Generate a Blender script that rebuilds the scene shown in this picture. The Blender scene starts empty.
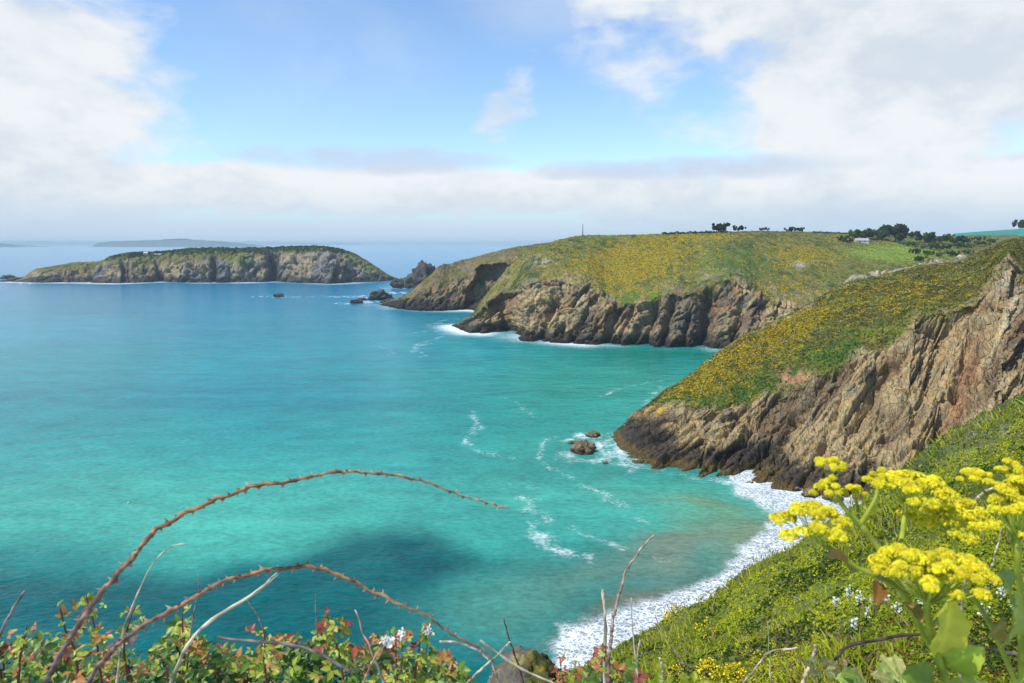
import bpy, math
import numpy as np
from mathutils import Vector

rad = math.radians
C = bpy.context.scene.collection
SC = bpy.context.scene
rng = np.random.default_rng(11)
HAZE = 0.75e-4

# ------------------------------------------------------------------ camera
FPX, W, H = 720.0, 1024.0, 683.0
HOR = 243.0                      # image row of the true horizon
CAMZ = 70.0
PITCH = math.atan((H / 2 - HOR) / FPX)
cam_d = bpy.data.cameras.new("camera")
cam = bpy.data.objects.new("camera", cam_d)
C.objects.link(cam)
cam.location = (0, 0, CAMZ)
cam.rotation_euler = (math.pi / 2 - PITCH, 0, 0)
cam_d.sensor_width = 36.0
cam_d.lens = FPX / W * 36.0
cam_d.clip_start = 0.05
cam_d.clip_end = 400000.0
cam_d.dof.use_dof = True
cam_d.dof.focus_distance = 60.0
cam_d.dof.aperture_fstop = 15.0
SC.camera = cam

# ------------------------------------------------------------------ light
SUN_EL, SUN_AZ = rad(55), rad(-117)          # azimuth clockwise from +Y (camera looks along +Y)
sdir = Vector((math.sin(SUN_AZ) * math.cos(SUN_EL), math.cos(SUN_AZ) * math.cos(SUN_EL), math.sin(SUN_EL)))
sun_d = bpy.data.lights.new("sun", 'SUN')
sun_d.energy = 5.0
sun_d.angle = rad(0.53)
sun_d.color = (1.0, 0.955, 0.88)
sun = bpy.data.objects.new("sun", sun_d)
sun.rotation_euler = sdir.to_track_quat('Z', 'Y').to_euler()
C.objects.link(sun)

world = bpy.data.worlds.new("World")
SC.world = world
world.use_nodes = True


class NT:
    """small helper to write node graphs"""
    def __init__(s, tree):
        s.t = tree

    def n(s, typ, ins=None, **props):
        nd = s.t.nodes.new(typ)
        for k, v in props.items():
            setattr(nd, k, v)
        if ins:
            for k, v in ins.items():
                s.put(nd.inputs[k], v)
        return nd

    def put(s, sock, v):
        if isinstance(v, bpy.types.NodeSocket):
            s.t.links.new(v, sock)
        else:
            if isinstance(v, tuple) and len(v) == 3 and sock.type == 'RGBA':
                v = v + (1.0,)
            sock.default_value = v

    def m(s, op, a, b=None, c=None, clamp=False):
        nd = s.t.nodes.new('ShaderNodeMath')
        nd.operation = op
        nd.use_clamp = clamp
        for i, v in enumerate((a, b, c)):
            if v is not None:
                s.put(nd.inputs[i], v)
        return nd.outputs[0]

    def smooth(s, v, a, b):
        nd = s.t.nodes.new('ShaderNodeMapRange')
        nd.interpolation_type = 'SMOOTHSTEP'
        for k, x in (('Value', v), ('From Min', a), ('From Max', b)):
            s.put(nd.inputs[k], x)
        return nd.outputs[0]

    def mix(s, f, a, b, mode='MIX'):
        nd = s.t.nodes.new('ShaderNodeMix')
        nd.data_type = 'RGBA'
        nd.blend_type = mode
        nd.clamp_factor = True
        s.put(nd.inputs[0], f)
        s.put(nd.inputs[6], a)
        s.put(nd.inputs[7], b)
        return nd.outputs[2]

    def noise(s, vec, scale, detail=4, rough=0.5, dist=0.0):
        nd = s.n('ShaderNodeTexNoise', {'Scale': scale, 'Detail': detail, 'Roughness': rough, 'Distortion': dist})
        if vec is not None:
            s.t.links.new(vec, nd.inputs['Vector'])
        return nd.outputs[0]


def build_world():
    g = NT(world.node_tree)
    world.node_tree.nodes.clear()
    sky = g.n('ShaderNodeTexSky', sky_type='NISHITA', sun_disc=False, sun_elevation=SUN_EL, sun_rotation=SUN_AZ)
    sky.altitude = 60
    sky.air_density = 1.0
    sky.dust_density = 0.25
    sky.ozone_density = 3.0
    tc = g.n('ShaderNodeTexCoord').outputs['Generated']
    sep = g.n('ShaderNodeSeparateXYZ', {0: tc})
    x, y, z = sep.outputs[0], sep.outputs[1], sep.outputs[2]
    az = g.m('MULTIPLY', g.m('ARCTAN2', x, y), 180 / math.pi)
    el = g.m('MULTIPLY', g.m('ARCSINE', z), 180 / math.pi)
    st = g.n('ShaderNodeVectorMath', {0: tc, 1: (1.0, 1.0, 1.9)}, operation='MULTIPLY').outputs[0]
    nA = g.noise(st, 3.2, 7, 0.55, 0.35)
    nB = g.noise(st, 9.0, 8, 0.55, 0.3)
    nD = g.noise(st, 21.0, 7, 0.6, 0.2)
    nE = g.m('MULTIPLY_ADD', nB, 0.6, g.m('MULTIPLY', nD, 0.4))
    nF = g.m('MULTIPLY_ADD', nA, 0.62, g.m('MULTIPLY', nB, 0.38))

    def blob(ca, ce, ra, re, tilt=0.0):
        da = g.m('SUBTRACT', az, ca)
        de = g.m('SUBTRACT', g.m('SUBTRACT', el, ce), g.m('MULTIPLY', da, tilt))
        a = g.m('DIVIDE', da, ra)
        b = g.m('DIVIDE', de, re)
        r2 = g.m('ADD', g.m('MULTIPLY', a, a), g.m('MULTIPLY', b, b))
        return g.m('SUBTRACT', 1.0, r2)

    def cloud(field, k, lo, hi, nz=None):
        """soft cloud cover where field + noise passes the threshold"""
        f = g.m('ADD', field, g.m('MULTIPLY', g.m('SUBTRACT', nz or nA, 0.5), k))
        return g.smooth(f, lo, hi)

    left = cloud(g.m('MAXIMUM', blob(-37.5, 11.0, 15, 8.0), blob(-37, 3.5, 12, 4.5)), 4.2, -0.15, 0.55, nF)
    right = cloud(g.m('MAXIMUM', blob(32, 14.5, 22, 11), blob(20, 20, 16, 5.5)), 3.8, -0.2, 0.5, nF)
    band = cloud(g.m('MAXIMUM', blob(-12, 3.9, 34, 2.1), blob(26, 3.3, 26, 3.4)), 3.0, -0.1, 0.5, nE)
    wisp = g.m('MULTIPLY', cloud(blob(-0.4, 10.4, 2.7, 2.9, 0.5), 5.0, 0.0, 1.3, nE), 0.8)
    veil = g.m('MULTIPLY', cloud(g.m('MAXIMUM', blob(-16, 13, 12, 7), blob(2, 18.5, 9, 4)), 3.0, 0.1, 2.2), 0.55)
    cover = g.m('MAXIMUM', g.m('MAXIMUM', left, right), g.m('MAXIMUM', band, g.m('MAXIMUM', wisp, veil)))
    lav = g.m('MULTIPLY', cloud(g.m('MAXIMUM', blob(-10.5, 6.3, 11, 1.25), blob(14, 5.6, 14, 1.0)), 3.0, -0.1, 1.0, nE), 0.75)
    # shading of the clouds themselves: grey undersides, bright tops
    nS = g.noise(g.n('ShaderNodeVectorMath', {0: st, 1: (0.0, 0.0, 0.09)}, operation='ADD').outputs[0], 3.2, 7, 0.55, 0.35)
    lit = g.smooth(g.m('ADD', g.m('SUBTRACT', nA, nS), g.m('MULTIPLY', g.m('SUBTRACT', nE, 0.5), 1.0)), -0.22, 0.16)
    ccol = g.mix(lit, (4.7, 5.2, 5.75), (6.2, 6.38, 6.5))
    low = g.smooth(el, 4.5, 0.3)
    ccol = g.mix(g.m('MULTIPLY', low, 0.9), ccol, (3.6, 4.65, 5.8))
    skyc = g.mix(1.0, sky.outputs[0], (1.20, 1.30, 1.38), 'MULTIPLY')
    # milky marine air low on the horizon
    mil = g.m('MULTIPLY', g.smooth(el, 6.0, 0.3), 0.9)
    skyc = g.mix(mil, skyc, (3.55, 4.6, 5.9))
    out = g.mix(g.m('MULTIPLY', cover, 0.96), skyc, ccol)
    out = g.mix(lav, out, (4.0, 4.75, 5.9))
    bg = g.n('ShaderNodeBackground', {'Color': out, 'Strength': 0.15})
    o = g.n('ShaderNodeOutputWorld')
    g.t.links.new(bg.outputs[0], o.inputs[0])


build_world()
SC.view_settings.view_transform = 'Standard'
SC.view_settings.look = 'None'
SC.view_settings.exposure = -0.05
SC.view_settings.gamma = 1.0
SC.render.engine = 'CYCLES'
SC.cycles.use_denoising = True
SC.cycles.max_bounces = 5
SC.cycles.diffuse_bounces = 2
SC.cycles.glossy_bounces = 2
SC.cycles.transmission_bounces = 3
SC.cycles.volume_bounces = 0
SC.cycles.caustics_reflective = False
SC.cycles.caustics_refractive = False
SC.cycles.sample_clamp_indirect = 4.0


# ------------------------------------------------------------------ helpers
def lin(c):
    c = np.asarray(c, float) / 255.0
    return np.where(c <= 0.04045, c / 12.92, ((c + 0.055) / 1.055) ** 2.4)


_pr = np.random.default_rng(5)
PERM = np.tile(_pr.permutation(256), 3)
GRAD = _pr.normal(size=(256, 3))
GRAD /= np.linalg.norm(GRAD, axis=1)[:, None]


def pn(x, y, z):
    """gradient noise, about -1..1"""
    x, y, z = np.broadcast_arrays(np.asarray(x, float), np.asarray(y, float), np.asarray(z, float))
    xi, yi, zi = np.floor(x), np.floor(y), np.floor(z)
    fx, fy, fz = x - xi, y - yi, z - zi
    xi, yi, zi = xi.astype(np.int64) & 255, yi.astype(np.int64) & 255, zi.astype(np.int64) & 255
    u, v, w = (f * f * f * (f * (f * 6 - 15) + 10) for f in (fx, fy, fz))
    r = 0
    for dx in (0, 1):
        for dy in (0, 1):
            for dz in (0, 1):
                gidx = PERM[PERM[PERM[xi + dx] + yi + dy] + zi + dz]
                g = GRAD[gidx]
                d = g[..., 0] * (fx - dx) + g[..., 1] * (fy - dy) + g[..., 2] * (fz - dz)
                r = r + d * (u if dx else 1 - u) * (v if dy else 1 - v) * (w if dz else 1 - w)
    return r * 1.6


def fbm(x, y, z, o=4, gain=0.5):
    s, a, f = 0, 1, 1
    for k in range(o):
        s = s + a * pn(x * f + 17.3 * k, y * f + 5.1 * k, z * f - 9.7 * k)
        a *= gain
        f *= 2.03
    return s


def billow(x, y, z, o=4, gain=0.5):
    s, a, f = 0, 1, 1
    for k in range(o):
        s = s + a * (np.abs(pn(x * f + 31.3 * k, y * f - 5.1 * k, z * f + 3.7 * k)) * 2 - 0.55)
        a *= gain
        f *= 2.1
    return s


def facets(x, y, z):
    """blocky rock: each cell is a tilted plane; returns height and distance to the crack"""
    x, y, z = np.broadcast_arrays(np.asarray(x, float), np.asarray(y, float), np.asarray(z, float))
    p = np.stack([x, y, z], -1)
    ip = np.floor(p).astype(np.int64)
    b1 = np.full(x.shape, 9e9)
    b2 = np.full(x.shape, 9e9)
    val = np.zeros(x.shape)
    for dx in (-1, 0, 1):
        for dy in (-1, 0, 1):
            for dz in (-1, 0, 1):
                c = ip + np.array([dx, dy, dz])
                cm = c & 255
                h = PERM[PERM[PERM[cm[..., 0]] + cm[..., 1]] + cm[..., 2]]
                ctr = c + 0.5 + 0.45 * GRAD[h]
                d = p - ctr
                d2 = (d * d).sum(-1)
                v = (GRAD[(h * 7 + 13) & 255] * d).sum(-1) * 1.3 + GRAD[(h * 3 + 5) & 255][..., 0] * 0.8
                near = d2 < b1
                b2 = np.where(near, b1, np.minimum(b2, d2))
                val = np.where(near, v, val)
                b1 = np.where(near, d2, b1)
    return val, np.sqrt(b2) - np.sqrt(b1)


def sst(v, a, b):
    t = np.clip((v - a) / (b - a), 0, 1)
    return t * t * (3 - 2 * t)


cp, sp = math.cos(PITCH), math.sin(PITCH)


def ray(px, py):
    x = (np.asarray(px, float) - W / 2) / FPX
    y = -(np.asarray(py, float) - H / 2) / FPX
    x, y = np.broadcast_arrays(x, y)
    return np.stack([x, cp + y * sp, -sp + y * cp], -1)


def at(px, py, Y):
    d = ray(px, py)
    return d * (np.asarray(Y, float) / d[..., 1])[..., None] + np.array([0, 0, CAMZ])


def sea(px, py, z=0.0):
    d = ray(px, py)
    return d * ((CAMZ - z) / -d[..., 2])[..., None] + np.array([0, 0, CAMZ])


def project(P):
    """world -> where on the photograph it was measured"""
    q = P - np.array([0, 0, CAMZ])
    f = q[..., 1] * cp - q[..., 2] * sp
    u = q[..., 1] * sp + q[..., 2] * cp
    return W / 2 + FPX * q[..., 0] / f, H / 2 - FPX * u / f


def crv(px, pts):
    a = np.array(pts, float)
    return np.interp(px, a[:, 0], a[:, 1])


def soft(a, n):
    k = np.hanning(2 * n + 3)[1:-1]
    k /= k.sum()
    return np.convolve(np.pad(a, n, mode='edge'), k, 'valid')


def mesh_obj(name, verts, faces, mat=None, parent=None, col=None, smooth=True, attrs=None):
    """faces: list of int arrays (n,3)/(n,4)"""
    if isinstance(faces, np.ndarray):
        faces = [faces]
    me = bpy.data.meshes.new(name)
    verts = np.asarray(verts, np.float32).reshape(-1, 3)
    me.vertices.add(len(verts))
    me.vertices.foreach_set('co', verts.ravel())
    sizes = np.concatenate([np.full(len(f), f.shape[1], np.int32) for f in faces])
    idx = np.concatenate([np.asarray(f, np.int32).ravel() for f in faces])
    me.loops.add(len(idx))
    me.loops.foreach_set('vertex_index', idx)
    me.polygons.add(len(sizes))
    st = np.zeros(len(sizes), np.int32)
    st[1:] = np.cumsum(sizes)[:-1]
    me.polygons.foreach_set('loop_start', st)
    me.polygons.foreach_set('loop_total', sizes)
    me.polygons.foreach_set('use_smooth', np.full(len(sizes), smooth, bool))
    me.update(calc_edges=True)
    if col is not None:
        c = np.ones((len(verts), 4), np.float32)
        c[:, :3] = np.clip(np.asarray(col, np.float32).reshape(-1, 3), 0, 1)
        a = me.color_attributes.new('Col', 'FLOAT_COLOR', 'POINT')
        a.data.foreach_set('color', c.ravel())
    for k, v in (attrs or {}).items():
        a = me.attributes.new(k, 'FLOAT', 'POINT')
        a.data.foreach_set('value', np.asarray(v, np.float32).ravel())
    if mat:
        me.materials.append(mat)
    o = bpy.data.objects.new(name, me)
    C.objects.link(o)
    if parent:
        o.parent = parent
        o.matrix_parent_inverse.identity()
        o.location = -parent.location if parent.location.length else (0, 0, 0)
    return o


def tag(o, label=None, cat=None, group=None, kind=None):
    for k, v in (('label', label), ('category', cat), ('group', group), ('kind', kind)):
        if v:
            o[k] = v
    return o


def thing(name, loc, label, cat, group=None):
    o = bpy.data.objects.new(name, None)
    o.empty_display_size = 0.1
    o.location = [float(v) for v in loc]
    C.objects.link(o)
    return tag(o, label, cat, group)


def grid_faces(m, n):
    i = np.arange(m * n).reshape(m, n)
    return np.stack([i[:-1, :-1], i[:-1, 1:], i[1:, 1:], i[1:, :-1]], -1).reshape(-1, 4)


def grid_normals(P):
    du = np.gradient(P, axis=1)
    dv = np.gradient(P, axis=0)
    n = np.cross(du, dv)
    return n / np.maximum(np.linalg.norm(n, axis=-1, keepdims=True), 1e-9)


def loft(rows, segs, power=None):
    P, T = [], []
    for k, s in enumerate(segs):
        t = np.linspace(0, 1, s, endpoint=(k == len(segs) - 1))
        P.append(rows[k][None] * (1 - t)[:, None, None] + rows[k + 1][None] * t[:, None, None])
        T.append(k + t)
    return np.concatenate(P), np.concatenate(T)


def mixc(a, b, f):
    f = np.asarray(f)[..., None]
    return a * (1 - f) + b * f


def ell(px, py, cx, cy, rx, ry, rot=0.0):
    c, s = math.cos(rad(rot)), math.sin(rad(rot))
    dx, dy = px - cx, py - cy
    a, b = (dx * c + dy * s) / rx, (-dx * s + dy * c) / ry
    return np.exp(-(a * a + b * b) * 1.2)


# ------------------------------------------------------------------ materials
def new_mat(name):
    m = bpy.data.materials.new(name)
    m.use_nodes = True
    m.node_tree.nodes.clear()
    return m, NT(m.node_tree)


def finish(g, shader):
    o = g.n('ShaderNodeOutputMaterial')
    g.t.links.new(shader, o.inputs[0])


def terrain_mat(name, s1, s2, bump_d, var=0.5, rough=0.9, crack=0.0):
    """vertex colour x two scales of mottling, with a bump of the same scales"""
    m, g = new_mat(name)
    col = g.n('ShaderNodeAttribute', attribute_name='Col').outputs['Color']
    tc = g.n('ShaderNodeTexCoord').outputs['Object']
    a = g.noise(tc, s1, 6, 0.62, 0.4)
    b = g.noise(tc, s2, 5, 0.6)
    f = g.m('MULTIPLY_ADD', g.m('SUBTRACT', g.m('ADD', a, b), 1.0), 2.2 * var, 1.0)
    f = g.m('MAXIMUM', f, 0.15)
    mul = g.n('ShaderNodeVectorMath', {0: col, 1: f}, operation='SCALE')
    g.put(mul.inputs['Scale'], f)
    hue = g.mix(g.smooth(g.noise(tc, s1 * 0.4, 4, 0.6), 0.4, 0.65), (0.95, 1.0, 1.04), (1.08, 1.0, 0.88))
    c2 = g.mix(1.0, mul.outputs[0], hue, 'MULTIPLY')
    hgt = g.m('MULTIPLY_ADD', a, 0.7, g.m('MULTIPLY', b, 0.4))
    if crack:
        wrp = g.n('ShaderNodeVectorMath', {0: tc, 1: g.n('ShaderNodeVectorMath', {0: g.n('ShaderNodeTexNoise', {'Scale': s1 * .5, 'Vector': tc, 'Detail': 3.0}).outputs['Color'], 'Scale': 1.2 / s1}, operation='SCALE').outputs[0]}, operation='ADD').outputs[0]
        mpn = g.n('ShaderNodeMapping', {'Vector': wrp, 'Rotation': (0.0, rad(38), 0.0), 'Scale': (1.0, .5, .4)})
        vo = g.n('ShaderNodeTexVoronoi', {'Vector': mpn.outputs[0], 'Scale': s1 * 1.1}, feature='DISTANCE_TO_EDGE').outputs['Distance']
        vc = g.n('ShaderNodeTexVoronoi', {'Vector': mpn.outputs[0], 'Scale': s1 * 2.3}).outputs['Color']
        hgt = g.m('ADD', hgt, g.m('MULTIPLY', g.smooth(vo, 0.0, 0.09), crack))
        hgt = g.m('ADD', hgt, g.m('MULTIPLY', g.n('ShaderNodeSeparateXYZ', {0: vc}).outputs[0], crack * .35))
    bp = g.n('ShaderNodeBump', {'Height': hgt, 'Distance': bump_d, 'Strength': 1.0})
    p = g.n('ShaderNodeBsdfPrincipled', {'Base Color': c2, 'Roughness': rough, 'Normal': bp.outputs[0], 'Specular IOR Level': 0.25})
    finish(g, p.outputs[0])
    return m


def leaf_mat(name, trans=0.3, rough=0.5, spec=0.3):
    m, g = new_mat(name)
    col = g.n('ShaderNodeAttribute', attribute_name='Col').outputs['Color']
    tc = g.n('ShaderNodeTexCoord').outputs['Object']
    f = g.m('MULTIPLY_ADD', g.noise(tc, 60, 3), 0.6, 0.7)
    mul = g.n('ShaderNodeVectorMath', {0: col}, operation='SCALE')
    g.put(mul.inputs['Scale'], f)
    p = g.n('ShaderNodeBsdfPrincipled', {'Base Color': mul.outputs[0], 'Roughness': rough, 'Specular IOR Level': spec})
    t = g.n('ShaderNodeBsdfTranslucent', {'Color': mul.outputs[0]})
    mx = g.n('ShaderNodeMixShader', {0: trans, 1: p.outputs[0], 2: t.outputs[0]})
    finish(g, mx.outputs[0])
    return m


def plain_mat(name, col, rough=0.8, scale=8.0, var=0.25, bump=0.002, spec=0.3):
    m, g = new_mat(name)
    tc = g.n('ShaderNodeTexCoord').outputs['Object']
    nz = g.noise(tc, scale, 5, 0.6)
    f = g.m('MULTIPLY_ADD', g.m('SUBTRACT', nz, 0.5), 2 * var * 2, 1.0)
    mul = g.n('ShaderNodeVectorMath', {0: tuple(col)}, operation='SCALE')
    g.put(mul.inputs['Scale'], f)
    bp = g.n('ShaderNodeBump', {'Height': nz, 'Distance': bump})
    p = g.n('ShaderNodeBsdfPrincipled', {'Base Color': mul.outputs[0], 'Roughness': rough, 'Normal': bp.outputs[0], 'Specular IOR Level': spec})
    finish(g, p.outputs[0])
    return m


M_CLIFF = terrain_mat('cliff_near_ground', 0.55, 2.6, 0.6, 0.5, .9, .55)
M_HEAD = terrain_mat('headland_ground', 0.30, 1.3, 1.0, 0.5, .9, .5)
M_ISLE = terrain_mat('island_ground', 0.12, 0.55, 2.0, 0.6)
M_SLOPE = terrain_mat('slope_ground', 3.0, 14.0, 0.06, 0.6)
M_ROCK = terrain_mat('sea_rock_stone', 0.8, 3.5, 0.4, 0.6)
M_VEG = leaf_mat('vegetation', 0.22, 0.7, 0.15)
M_LEAF = leaf_mat('bramble_leaf', 0.30, 0.42, 0.4)
M_FLOR = leaf_mat('umbel_floret', 0.35, 0.6, 0.2)
M_STEMC = leaf_mat('stem_bark', 0.0, 0.75, 0.2)

TAN = np.array([0.295, 0.222, 0.112])
BROWN = np.array([0.135, 0.096, 0.056])
GREY = np.array([0.115, 0.104, 0.090])
DARK = np.array([0.034, 0.029, 0.025])
WET = np.array([0.020, 0.018, 0.016])
RUST = np.array([0.27, 0.15, 0.078])
PALE = np.array([0.36, 0.325, 0.265])
WEED = np.array([0.10, 0.072, 0.024])
GRASS = np.array([0.132, 0.140, 0.018])
LUSH = np.array([0.078, 0.150, 0.016])
DGREEN = np.array([0.034, 0.052, 0.012])
STRAW = np.array([0.215, 0.175, 0.070])
GORSE = np.array([0.88, 0.60, 0.012])
OLIVE = np.array([0.105, 0.094, 0.016])


def scatter(name, P, N, wgt, count, r0, r1, quads, colfn, lab=None, parent=None, mat=None, flat=0.6, seed=1, attr_px=None):
    """many small leaf clumps spread over a ground grid: one object of ground cover"""
    g = np.random.default_rng(seed)
    e1 = P[1:, 1:] - P[:-1, :-1]
    e2 = P[1:, :-1] - P[:-1, 1:]
    area = np.linalg.norm(np.cross(e1, e2), axis=-1) * 0.5
    ww = (wgt[:-1, :-1] * area) if attr_px is None else wgt[:-1, :-1]
    cdf = np.cumsum(ww.ravel())
    k = np.searchsorted(cdf, g.random(count) * cdf[-1])
    k = np.minimum(k, cdf.size - 1)
    i, j = np.unravel_index(k, ww.shape)
    a, b = g.random((2, count, 1))
    p = P[i, j] * (1 - a) * (1 - b) + P[i, j + 1] * a * (1 - b) + P[i + 1, j] * (1 - a) * b + P[i + 1, j + 1] * a * b
    n = N[i, j]
    size = r0 + (r1 - r0) * g.random(count) ** 1.5
    if attr_px is not None:
        size = size * attr_px[i, j]
    d = g.normal(size=(count, quads, 3))
    d /= np.linalg.norm(d, axis=-1, keepdims=True)
    d = np.where((d * n[:, None]).sum(-1, keepdims=True) < 0, -d, d)
    ctr = p[:, None] + d * (size[:, None, None] * (0.35 + 0.6 * g.random((count, quads, 1)))) * np.array([1, 1, flat])
    nor = d + 0.7 * g.normal(size=d.shape)
    nor /= np.linalg.norm(nor, axis=-1, keepdims=True)
    t = np.cross(nor, g.normal(size=d.shape))
    t /= np.linalg.norm(t, axis=-1, keepdims=True)
    bt = np.cross(nor, t)
    s = size[:, None, None] * (0.35 + 0.35 * g.random((count, quads, 1)))
    V = np.stack([ctr - t * s, ctr - bt * s * 0.55 + nor * s * 0.15, ctr + t * s, ctr + bt * s * 0.55 + nor * s * 0.15], 2)
    col = colfn(p, i, j, g)
    col = col[:, None, :] * (0.7 + 0.6 * g.random((count, quads, 1)))
    cv = np.repeat(col[:, :, None, :], 4, 2)
    F = np.arange(count * quads * 4).reshape(-1, 4)
    return mesh_obj(name, V.reshape(-1, 3), F, mat or M_VEG, parent, cv.reshape(-1, 3), smooth=False)


# ================================================================== SEA
def smin_dist(Q, line):
    """distance of points Q (n,2) to a polyline"""
    d = np.full(len(Q), 1e9)
    for a, b in zip(line[:-1], line[1:]):
        ab = b - a
        t = np.clip(((Q - a) @ ab) / max(ab @ ab, 1e-9), 0, 1)
        d = np.minimum(d, np.hypot(*(Q - a - t[:, None] * ab).T))
    return d


# waterlines (image columns/rows measured on the photograph, turned into ground points)
W_MAIN = [(452, 326), (460, 330), (470, 333), (485, 334), (495, 333), (508, 332), (516, 335), (522, 341), (540, 342), (560, 343), (600, 345), (650, 347), (711, 349), (760, 352), (900, 357), (1300, 366)]
W_SPUR = [(380, 305), (388, 307), (405, 310), (420, 311), (440, 311), (466, 310), (480, 311), (500, 312), (570, 312)]
W_NEAR = [(611, 436), (614, 440), (620, 452), (630, 462), (650, 468), (680, 474), (700, 479), (740, 484), (780, 489), (830, 496), (900, 505), (1000, 520), (1300, 560)]
W_ISLE = [(15, 282), (40, 283), (80, 282.5), (120, 283.5), (160, 282), (200, 283), (280, 282), (330, 284), (370, 282), (398, 280)]
ROCKS = [  # px, py waterline, width px, height px, name/label
    (583, 452, 22, 13, 'cove'), (594, 437, 14, 5, 'cove2'),
    (377, 300, 20, 6, 'b'), (392, 297, 0, 0, ''),
]


def build_sea():
    cols = np.concatenate([np.linspace(-2600, -80, 60), np.arange(-70, 1095, 1.6), np.linspace(1110, 3600, 60)])
    rows = np.concatenate([[243.35, 243.7, 244.1, 244.6], np.arange(245.2, 372, 0.8), np.arange(372, 700, 1.5), np.linspace(705, 1400, 40)])
    PX, PY = np.meshgrid(cols, rows[::-1])
    P = sea(PX, PY)
    m, n = PX.shape
    X, Yw = P[..., 0], P[..., 1]
    # colour of the water body and sea bed
    ramp = [(243, (118, 178, 222)), (252, (70, 146, 204)), (265, (44, 134, 192)), (285, (30, 128, 180)), (320, (28, 138, 172)), (350, (32, 146, 170)),
            (400, (38, 150, 170)), (450, (48, 166, 176)), (500, (62, 184, 182)), (535, (56, 176, 174)), (575, (22, 140, 148)), (640, (8, 120, 134)), (900, (8, 108, 122))]
    yy = [r[0] for r in ramp]
    cc = np.array([lin(r[1]) for r in ramp])
    wob = 9 * fbm(X / 90, Yw / 60, 0 * X, 3) * np.clip((PY - 243) / 60, 0, 2)
    base = np.stack([np.interp(PY + wob, yy, cc[:, k]) for k in range(3)], -1)
    wx = PX + 26 * fbm(X / 45, Yw / 45, 3 + 0 * X, 4) * np.clip((PY - 243) / 200, 0.1, 1.5)
    wy = PY + 16 * fbm(X / 45, Yw / 45, 8 + 0 * X, 4) * np.clip((PY - 243) / 200, 0.1, 1.5)

    def blob(cx, cy, rx, ry, rgb, s, rot=0):
        nonlocal base
        base = mixc(base, lin(rgb), np.clip(s * ell(wx, wy, cx, cy, rx, ry, rot) * 1.3, 0, 1))
    blob(600, 385, 190, 50, (54, 158, 152), 0.85)
    blob(560, 455, 150, 60, (60, 168, 164), 0.8)
    blob(670, 355, 110, 12, (34, 130, 124), 0.7)
    blob(230, 515, 240, 40, (70, 192, 186), 0.75, -3)
    blob(500, 350, 60, 26, (52, 160, 176), 0.5)
    # darker teal patch mixed into the water colour, sharp on its seaward side
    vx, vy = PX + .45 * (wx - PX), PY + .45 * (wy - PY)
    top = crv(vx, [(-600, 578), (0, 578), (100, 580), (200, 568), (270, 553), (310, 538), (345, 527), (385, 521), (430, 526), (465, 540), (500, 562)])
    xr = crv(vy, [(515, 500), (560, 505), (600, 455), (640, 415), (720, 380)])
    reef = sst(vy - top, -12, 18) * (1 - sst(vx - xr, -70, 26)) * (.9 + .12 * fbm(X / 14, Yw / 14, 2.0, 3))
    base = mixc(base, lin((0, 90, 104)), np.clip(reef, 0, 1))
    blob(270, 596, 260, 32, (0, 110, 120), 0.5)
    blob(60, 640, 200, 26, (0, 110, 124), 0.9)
    blob(180, 395, 170, 14, (34, 140, 168), 0.5)
    blob(60, 330, 130, 14, (50, 150, 190), 0.5)
    blob(500, 610, 80, 34, (66, 158, 156), 0.85)
    blob(600, 585, 90, 26, (84, 150, 146), 0.85, -12)
    blob(690, 560, 70, 24, (104, 148, 140), 0.9, -20)
    blob(640, 612, 90, 10, (108, 128, 116), 0.7, -18)
    blob(725, 522, 60, 30, (100, 160, 136), 0.6, 30)
    blob(760, 545, 26, 40, (120, 142, 118), 0.5, 40)
    blob(700, 497, 70, 7, (96, 150, 126), 0.6, 8)
    streak = fbm(X / 60, Yw / 22, 1.5 + 0 * X, 4)
    fade = np.clip((PY - 250) / 60, 0.25, 1)
    base = base * (1 + (0.16 * streak * fade)[..., None] * np.array([1.6, 1.0, 0.8]))
    base = np.clip(base * (np.array([0.90, 0.66, 0.53]) + np.array([-.50, .03, .03]) * sst(PY, 500, 400)[..., None]) * (1 + .16 * sst(PY, 430, 340) * (1 - sst(PY, 300, 270) * 0) + .03 * ell(PX, PY, 250, 510, 330, 60))[..., None], 0.0, 1)

    # foam: distance to waterlines, drifting foam lines, the surf on the beach
    foam = np.zeros(m * n)
    lace = np.zeros(m * n)
    Q = np.stack([X.ravel(), Yw.ravel()], -1)

    def world_line(pts):
        a = np.array(pts, float)
        return sea(a[:, 0], a[:, 1])[:, :2]

    def shore(pts, wid, amp, sel):
        nonlocal foam
        k = np.where(sel.ravel())[0]
        d = smin_dist(Q[k], world_line(pts))
        patch = 0.55 + 0.9 * fbm(Q[k, 0] / (wid * 5), Q[k, 1] / (wid * 9), 4.0, 3)
        foam[k] = np.maximum(foam[k], amp * np.clip(patch, 0, 1.3) * np.exp(-(d / wid) ** 1.4))
    inn = (PX > -100) & (PX < 1200)
    shore(W_MAIN, 16, 1.3, inn & (PY > 318) & (PY < 365))
    shore(W_SPUR, 18, 1.1, inn & (PY > 298) & (PY < 330))
    shore(W_NEAR, 3.6, 0.95, inn & (PY > 405) & (PY < 540))
    shore(W_ISLE, 34.0, 1.1, inn & (PY > 272) & (PY < 296))
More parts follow.
